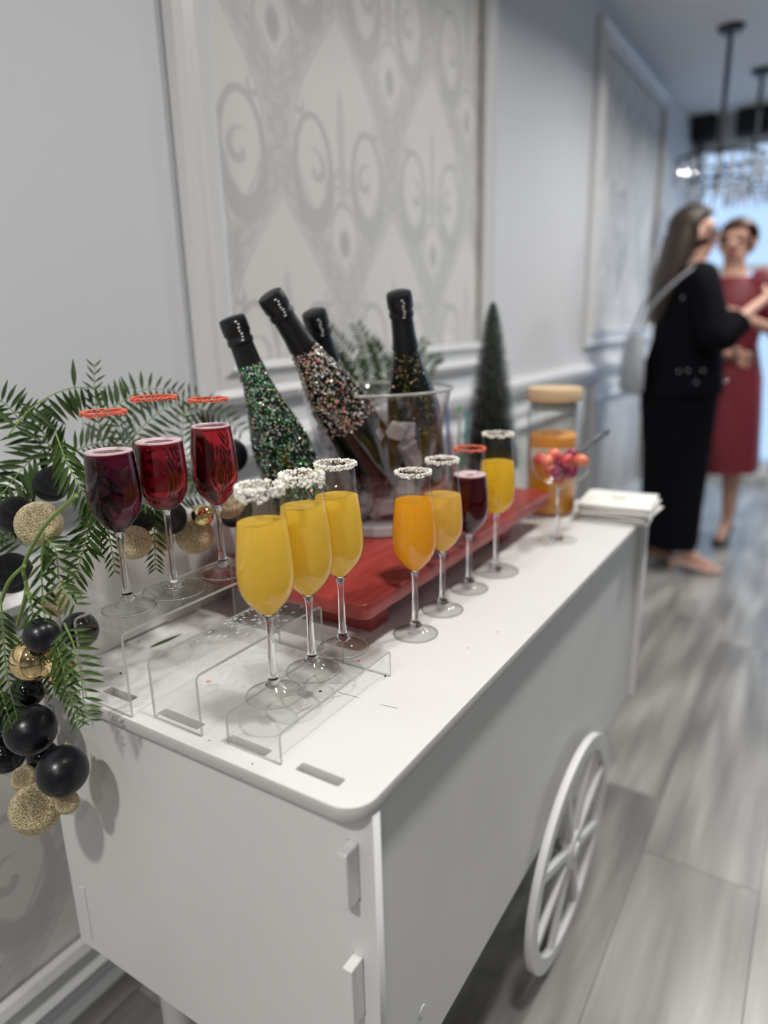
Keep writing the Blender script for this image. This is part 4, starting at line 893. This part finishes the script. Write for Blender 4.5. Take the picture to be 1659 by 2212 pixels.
def person(loc, face, label, armR, armL, feet, heel, mats, hair, build):
    """local frame: +X forward, +Y to the person's left, Z up"""
    f_ = Vector((face[0], face[1], 0)).normalized(); M = Matrix(((f_.x, -f_.y, 0, loc[0]), (f_.y, f_.x, 0, loc[1]), (0, 0, 1, 0), (0, 0, 0, 1))) @ Matrix.Scale(0.97, 4)
    th = thing('person', label, 'person', (loc[0], loc[1], 0))
    J = {'pelvis': ((0, 0, 0.91), 0.125), 'waist': ((0.005, 0, 1.05), 0.105), 'chest': ((0.01, 0, 1.20), 0.118), 'ribs': ((0.0, 0, 1.31), 0.10), 'neck0': ((-0.005, 0, 1.395), 0.058), 'neck': ((0.005, 0, 1.44), 0.047), 'jaw': ((0.03, 0, 1.495), 0.060), 'face': ((0.018, 0, 1.545), 0.080), 'crown': ((0.0, 0, 1.60), 0.070), 'top': ((-0.005, 0, 1.635), 0.035),
         'nose': ((0.110, 0, 1.532), 0.010), 'chin': ((0.075, 0, 1.478), 0.022)}
    ch = [['pelvis', 'waist', 'chest', 'ribs', 'neck0', 'neck', 'jaw', 'face', 'crown', 'top'], ['face', 'nose'], ['jaw', 'chin']]
    for s_, nm, arm in ((-1, 'R', armR), (1, 'L', armL)):
        J['sh' + nm] = ((0, s_ * 0.155, 1.345), 0.052); J['el' + nm] = (arm[0], 0.038); J['wr' + nm] = (arm[1], 0.024); J['pa' + nm] = (arm[2], (0.030, 0.016))
        ch.append(['ribs', 'sh' + nm, 'el' + nm, 'wr' + nm, 'pa' + nm])
        w_, p_ = Vector(arm[1]), Vector(arm[2]); d = (p_ - w_).normalized(); out = Vector((0, 0, 1)); out = (out - d * out.dot(d)).normalized(); side = d.cross(out)
        for k in range(4):
            off = (k - 1.5) * 0.018; ln = (0.060, 0.072, 0.068, 0.054)[k]
            a = p_ + d * 0.035 + out * off; b = a + d * ln * 0.5 + side * s_ * 0.012; c = b + d * ln * 0.22 + side * s_ * 0.032
            J['f%d0' % k + nm] = (tuple(a), 0.0095); J['f%d1' % k + nm] = (tuple(b), 0.0085); J['f%d2' % k + nm] = (tuple(c), 0.0070)
            ch.append(['pa' + nm, 'f%d0' % k + nm, 'f%d1' % k + nm, 'f%d2' % k + nm])
        a = p_ - d * 0.01 + out * 0.036 + side * s_ * 0.012; b = a + d * 0.032 + side * s_ * 0.026
        J['t0' + nm] = (tuple(a), 0.0105); J['t1' + nm] = (tuple(b), 0.0085); ch.append(['pa' + nm, 't0' + nm, 't1' + nm])
        ft = feet[nm]
        J['hip' + nm] = ((0, s_ * 0.08, 0.86), 0.095); J['kn' + nm] = ((ft[0] * 0.5 + 0.02, s_ * 0.085, 0.48), 0.058); J['ca' + nm] = ((ft[0] * 0.8 - 0.015, s_ * 0.085, 0.33), 0.050); J['an' + nm] = ((ft[0] - 0.02, ft[1], 0.085 + heel), 0.032); J['ba' + nm] = ((ft[0] + 0.10, ft[1], 0.032), 0.030); J['to' + nm] = ((ft[0] + 0.155, ft[1], 0.026), 0.020)
        ch.append(['pelvis', 'hip' + nm, 'kn' + nm, 'ca' + nm, 'an' + nm, 'ba' + nm, 'to' + nm])
    me = skin_mesh('body', ch, J, 'pelvis'); me.transform(M); new('body', me, SKIN, th)
    # face
    for s_ in (-1, 1):
        part('eye', MB().lathe([(max(0.0001, 0.010 * math.sin(PI * k / 8)), -0.010 * math.cos(PI * k / 8)) for k in range(9)], 12, M @ Matrix.Translation((0.082, s_ * 0.030, 1.552))), mat('eye_dark', (0.03, 0.02, 0.02), 0.1), th, True)
        part('ear', MB().lathe([(max(0.0001, math.sin(PI * k / 8)), -math.cos(PI * k / 8)) for k in range(9)], 12, M @ Matrix.Translation((-0.002, s_ * 0.078, 1.54)) @ Matrix.Diagonal((0.018, 0.010, 0.030, 1))), SKIN, th, True)
        part('eyebrow', MB().tube([M @ Vector((0.088, s_ * 0.045, 1.574)), M @ Vector((0.094, s_ * 0.030, 1.580)), M @ Vector((0.097, s_ * 0.014, 1.575))], 0.0035, 6), hair[1], th)
    part('mouth', MB().lathe([(max(0.0001, math.sin(PI * k / 8)), -math.cos(PI * k / 8)) for k in range(9)], 12, M @ Matrix.Translation((0.086, 0, 1.500)) @ Matrix.Diagonal((0.010, 0.024, 0.008, 1))), mat('lips', (0.5, 0.12, 0.12), 0.4), th, True)
    new('hair', hair[0](M), hair[1], th)
    build(th, M, J)
    return th, M, J
def ring(M, cx, cy, z, a, b, n=28, wav=0.0, ph=0, tilt=0.0):
    return [M @ Vector((cx + a * (1 + wav * math.sin(7 * t + ph)) * math.cos(t), cy + b * (1 + wav * math.sin(7 * t + ph)) * math.sin(t), z + tilt * math.cos(t))) for t in [2 * PI * k / n for k in range(n)]]
def sleeve(M, pts, rad): return MB().tube(spline([M @ Vector(p) for p in pts], 16), [rad[0] + (rad[1] - rad[0]) * k / 16 for k in range(17)], 14, cap=False)
BLK = mat('black_cloth', (0.0035, 0.0035, 0.006), 0.85, Specular_IOR_Level=0.12); bump(BLK, 40, 0.3, 0.004)
RDC = mat('burgundy_cloth', (0.17, 0.012, 0.022), 0.6); bump(RDC, 30, 0.3, 0.004)
SHOE = mat('shoe_nude', (0.55, 0.36, 0.30), 0.4); SHOEB = mat('shoe_black', (0.01, 0.01, 0.01), 0.3)
HAIRB = mat('dark_brown_hair', (0.035, 0.022, 0.014), 0.45); bump(HAIRB, 60, 0.5, 0.004, stretch=(6, 6, 0.6))
HAIRR = mat('chestnut_hair', (0.09, 0.045, 0.025), 0.45); bump(HAIRR, 60, 0.5, 0.004, stretch=(6, 6, 0.6))
def shoes(th, M, J, m, heel):
    for nm in ('R', 'L'):
        an, ba, to = Vector(J['an' + nm][0]), Vector(J['ba' + nm][0]), Vector(J['to' + nm][0])
        sm = MB().loft([[M @ Vector((x, an.y + w_ * math.cos(t), max(z + hh * math.sin(t), 0.0))) for t in [2 * PI * k / 14 for k in range(14)]] for (x, w_, z, hh) in ((an.x - 0.045, 0.012, 0.035 + heel * .9, 0.02), (an.x - 0.02, 0.034, 0.03 + heel * .8, 0.030), (an.x + 0.05, 0.034, 0.022 + heel * .4, 0.020), (ba.x, 0.044, 0.016, 0.016), (to.x, 0.036, 0.013, 0.013), (to.x + 0.03, 0.012, 0.010, 0.010))])
        sh = part('shoe', sm, m, th, True)
        if heel > 0.02: part('heel', MB().tube([M @ Vector((an.x - 0.028, an.y, 0.0)), M @ Vector((an.x - 0.03, an.y, heel + 0.02))], [0.008, 0.016], 10), m, sh)
# woman in black, in profile, seen from her right
p1 = onz(1440, 1222, 0); F1 = (0.90, 0.43)
def build1(th, M, J):
    tr_ = MB()
    tr_.loft([ring(M, -0.005, 0, 1.02, 0.150, 0.175), ring(M, -0.01, 0, 0.92, 0.175, 0.190), ring(M, -0.01, 0, 0.80, 0.165, 0.185, wav=0.02), ring(M, 0.0, 0, 0.60, 0.150, 0.170, wav=0.03), ring(M, 0.0, 0, 0.35, 0.140, 0.160, wav=0.04, ph=1), ring(M, 0.0, 0, 0.12, 0.130, 0.150, wav=0.05, ph=2)], cap=False)
    part('skirt', tr_, BLK, th, True)
    tp = MB().loft([ring(M, -0.01, 0, 0.86, 0.185, 0.205, wav=0.02), ring(M, -0.005, 0, 0.98, 0.170, 0.190), ring(M, 0.0, 0, 1.10, 0.145, 0.170), ring(M, 0.012, 0, 1.22, 0.150, 0.180), ring(M, 0.0, 0, 1.33, 0.118, 0.175), ring(M, -0.005, 0, 1.375, 0.085, 0.130), ring(M, 0.0, 0, 1.405, 0.066, 0.072)], cap=False)
    bl = part('blouse', tp, BLK, th, True)
    for nm, s_ in (('R', -1), ('L', 1)):
        part('sleeve', sleeve(M, [(0, s_ * 0.12, 1.35), J['sh' + nm][0], Vector(J['sh' + nm][0]).lerp(Vector(J['el' + nm][0]), .6), J['el' + nm][0], Vector(J['el' + nm][0]).lerp(Vector(J['wr' + nm][0]), .55)], (0.072, 0.060)), BLK, bl, True)
    sq = MB().lathe([(max(0.0001, 0.006 * math.sin(PI * k / 8)), -0.006 * math.cos(PI * k / 8)) for k in range(9)], 12).mesh('sequin', True); sq.materials.append(mat('silver_sequin', (0.85, 0.87, 0.9), 0.08, 1.0))
    inv = Matrix.Translation(-th.location)
    for (px, py) in ((1508, 578), (1521, 612), (1476, 643), (1531, 732), (1467, 802), (1503, 826), (1518, 800), (1567, 824), (1486, 800)):
        d = ray(px, py); tt = (Vector((loc1[0], loc1[1], 1.1)) - CP).dot(d) / d.dot(d); hit = CP + d * (tt - 0.21 / d.length * 1.0)
        o = bpy.data.objects.new('sequin', sq); COL.objects.link(o); o.parent = bl; o.matrix_parent_inverse = Matrix.Translation(-th.location) @ Matrix.Translation(th.location)
        # drop on to the blouse / skirt surface along the sight line
        best = None
        for part_ in th.children:
            if part_.name.split('.')[0] in ('blouse', 'skirt'):
                ok, h_, n_, i_ = part_.ray_cast(CP, d.normalized())
                if ok and (best is None or (h_ - CP).length < (best[0] - CP).length): best = (h_, n_)
        o.location = (best[0] + best[1] * 0.002) if best else hit
    shoes(th, M, J, SHOE, 0.04)
loc1 = (p1.x, p1.y)
def hair_mesh(M, fall, bun=False):
    """cap of hair hugging the skull, open at the face, with an optional fall down the back"""
    m = MB(); n, k_ = 28, 16; vs = []
    for i_ in range(k_ + 1):
        ph = PI * i_ / k_
        for j_ in range(n):
            t = 2 * PI * j_ / n; d = Vector((math.sin(ph) * math.cos(t), math.sin(ph) * math.sin(t), math.cos(ph)))
            p = Vector((-0.012 + 0.108 * d.x, 0.095 * d.y, 1.573 + 0.100 * d.z))
            front = max(0.0, d.x) * max(0.0, min(1.0, (1.628 - p.z) / 0.05))
            p.x -= 0.115 * min(1.0, front * 1.6)
            if p.z < 1.52: p.x = min(p.x, -0.005)
            vs.append(M @ p)
    m.add(vs, [(i_ * n + j_, (i_ + 1) * n + j_, (i_ + 1) * n + (j_ + 1) % n, i_ * n + (j_ + 1) % n) for i_ in range(k_) for j_ in range(n)])
    if fall: m.loft([ring(M, x, 0, z, a, b, 24, 0.04, z * 9) for (z, x, a, b) in ((1.61, -0.035, 0.06, 0.075), (1.54, -0.055, 0.072, 0.096), (1.46, -0.075, 0.066, 0.105), (1.38, -0.10, 0.058, 0.115), (1.29, -0.125, 0.050, 0.110), (1.22, -0.14, 0.036, 0.090), (1.17, -0.145, 0.016, 0.055))])
    if bun: m.loft([ring(M, -0.125 , 0, 1.60 + 0.045 * math.cos(q), 0.045 * math.sin(q) + 0.0005, 0.045 * math.sin(q) + 0.0005, 16) for q in [PI * k / 8 for k in range(9)]])
    return m.mesh('hair', True)
hair1 = (lambda M: hair_mesh(M, True), HAIRB)
t1_, M1, J1 = person(loc1, F1, 'long-haired person in a black sequined outfit, forearm raised, holding a glass', ((0.06, -0.22, 1.10), (0.235, -0.14, 1.235), (0.30, -0.11, 1.275)), ((0.05, 0.20, 1.10), (0.20, 0.15, 1.03), (0.26, 0.12, 1.01)), {'R': (0.05, -0.085), 'L': (-0.10, 0.085)}, 0.04, None, hair1, build1)
# wine glass in her hand
hp = M1 @ Vector((0.365, -0.085, 1.215)); GM_ = Matrix.Translation(hp)
wg = thing('wine_glass', 'clear wine glass held by the person in black', 'glass', hp)
part('bowl', MB().lathe([(0.005, 0.08), (0.025, 0.09), (0.037, 0.115), (0.036, 0.14), (0.029, 0.175), (0.028, 0.175)], 24, GM_), GLASS, wg, True)
part('stem', MB().lathe([(0.0001, 0.08), (0.004, 0.08), (0.0035, 0.01), (0.008, 0.004), (0.0001, 0.004)], 16, GM_), SOLID, wg, True)
part('foot', MB().lathe([(0.0001, 0.004), (0.030, 0.002), (0.031, 0.0), (0.0001, 0.0)], 24, GM_), FOOTGL, wg, True)
# pale shoulder bag at her back
bc = M1 @ Vector((-0.235, -0.02, 1.02))
sbg = thing('shoulder_bag', 'pale grey shoulder bag hanging behind the person in black', 'bag', (bc.x, bc.y, 0.85))
RM = M1.to_3x3().to_4x4()
bgm = MB().loft([[Matrix.Translation((bc.x, bc.y, 0)) @ RM @ Vector((a * math.copysign(abs(math.cos(t)) ** 0.6, math.cos(t)), b * math.copysign(abs(math.sin(t)) ** 0.6, math.sin(t)), z)) for t in [2 * PI * k / 20 for k in range(20)]] for (z, a, b) in ((0.86, 0.030, 0.11), (0.88, 0.042, 0.125), (1.0, 0.040, 0.120), (1.10, 0.026, 0.11), (1.125, 0.012, 0.10))])
part('bag_body', bgm, mat('pale_grey_leather', (0.42, 0.44, 0.48), 0.45), sbg, True)
part('strap', MB().tube(spline([Matrix.Translation((bc.x, bc.y, 0)) @ RM @ Vector(q) for q in ((0, -0.09, 1.10), (0.04, -0.13, 1.25), (0.20, -0.155, 1.402), (0.30, -0.05, 1.38), (0.20, 0.02, 1.43), (0.07, 0.05, 1.3), (0.0, 0.08, 1.11))], 30), 0.006, 8), mat('pale_grey_leather', (0.42, 0.44, 0.48), 0.45), sbg, True)
# woman in burgundy, farther back, facing the camera side
p2 = onz(1528, 1160, 0); loc2 = (p2.x, p2.y); F2 = (-0.10, -0.99)
def build2(th, M, J):
    d_ = MB().loft([ring(M, 0, 0, 0.40, 0.20, 0.215, wav=0.05), ring(M, 0, 0, 0.68, 0.185, 0.20, wav=0.035), ring(M, 0, 0, 0.88, 0.160, 0.185, wav=0.01), ring(M, 0, 0, 1.05, 0.125, 0.145), ring(M, 0.012, 0, 1.20, 0.140, 0.165), ring(M, 0, 0, 1.32, 0.118, 0.168), ring(M, 0.0, 0, 1.365, 0.088, 0.13), ring(M, 0.005, 0, 1.385, 0.072, 0.085)], cap=False)
    dr = part('dress', d_, RDC, th, True)
    for nm, s_ in (('R', -1), ('L', 1)):
        part('sleeve', sleeve(M, [(0, s_ * 0.11, 1.34), J['sh' + nm][0], Vector(J['sh' + nm][0]).lerp(Vector(J['el' + nm][0]), .5), J['el' + nm][0]], (0.070, 0.055)), RDC, dr, True)
    shoes(th, M, J, SHOEB, 0.03)
hair2 = (lambda M: hair_mesh(M, False, True), HAIRR)
t2_, M2_, J2 = person(loc2, F2, 'person in a burgundy dress with pinned chestnut hair, turned towards the one in black', ((0.05, -0.19, 1.08), (0.22, -0.08, 1.16), (0.27, -0.02, 1.19)), ((0.02, 0.25, 1.10), (0.20, 0.14, 1.17), (0.26, 0.08, 1.19)), {'R': (0.0, -0.085), 'L': (-0.02, 0.085)}, 0.03, None, hair2, build2)

# ------------------------------------------------------------------ chandeliers
CHR = mat('dark_metal_rod', (0.06, 0.065, 0.075), 0.35, 0.7); CRY = mat('crystal_drop', (0.80, 0.86, 0.95), 0.05, 0.0, Transmission_Weight=0.5, IOR=1.45)
drop = MB().lathe([(0.0001, 0), (0.5, -0.25), (0.42, -0.6), (0.0001, -1.0)], 6).mesh('crystal_drop'); drop.materials.append(CRY)
for (x, y, zr, lb) in ((-0.585, 4.0, L2(0.74), 'crystal chandelier on a dark rod nearer the people'), (-0.515, 4.75, L2(0.80), 'crystal chandelier on a dark rod nearer the glazing')):
    c_ = thing('chandelier', lb, 'chandelier', (x, y, zr), 'crystal chandeliers')
    part('canopy', MB().lathe([(0.0001, CEIL - 0.03), (0.045, CEIL - 0.028), (0.060, CEIL - 0.004), (0.060, CEIL - 0.001), (0.0001, CEIL - 0.001)], 24, Matrix.Translation((x, y, 0))), CHR, c_, True)
    part('rod', MB().tube([(x, y, zr), (x, y, CEIL - 0.02)], 0.012, 12), CHR, c_, True)
    for k, (R, dz) in enumerate(((0.20, 0.0), (0.13, -0.10))):
        hp_ = part('hoop', MB().tube([(x + R * math.cos(a), y + R * math.sin(a), zr + dz) for a in [2 * PI * q / 36 for q in range(37)]], 0.007, 8), CHR, c_, True)
        for q in range(4):
            a = q * PI / 2; part('arm', MB().tube([(x, y, zr + dz + 0.03), (x + R * math.cos(a), y + R * math.sin(a), zr + dz)], 0.004, 6), CHR, hp_)
        n_ = 22 if k == 0 else 14
        for q in range(n_):
            a = 2 * PI * q / n_
            o = bpy.data.objects.new('crystal_drop', drop); COL.objects.link(o); o.parent = hp_
            o.location = (x + R * math.cos(a) - 0, y + R * math.sin(a), zr + dz - 0.006); o.scale = (0.022, 0.022, 0.12 - 0.02 * k)
            o.matrix_parent_inverse = Matrix()
            o.location = Vector(o.location)
    part('stem_column', MB().tube([(x, y, zr - 0.14), (x, y, zr + 0.03)], [0.006, 0.016], 12), CHR, c_, True)
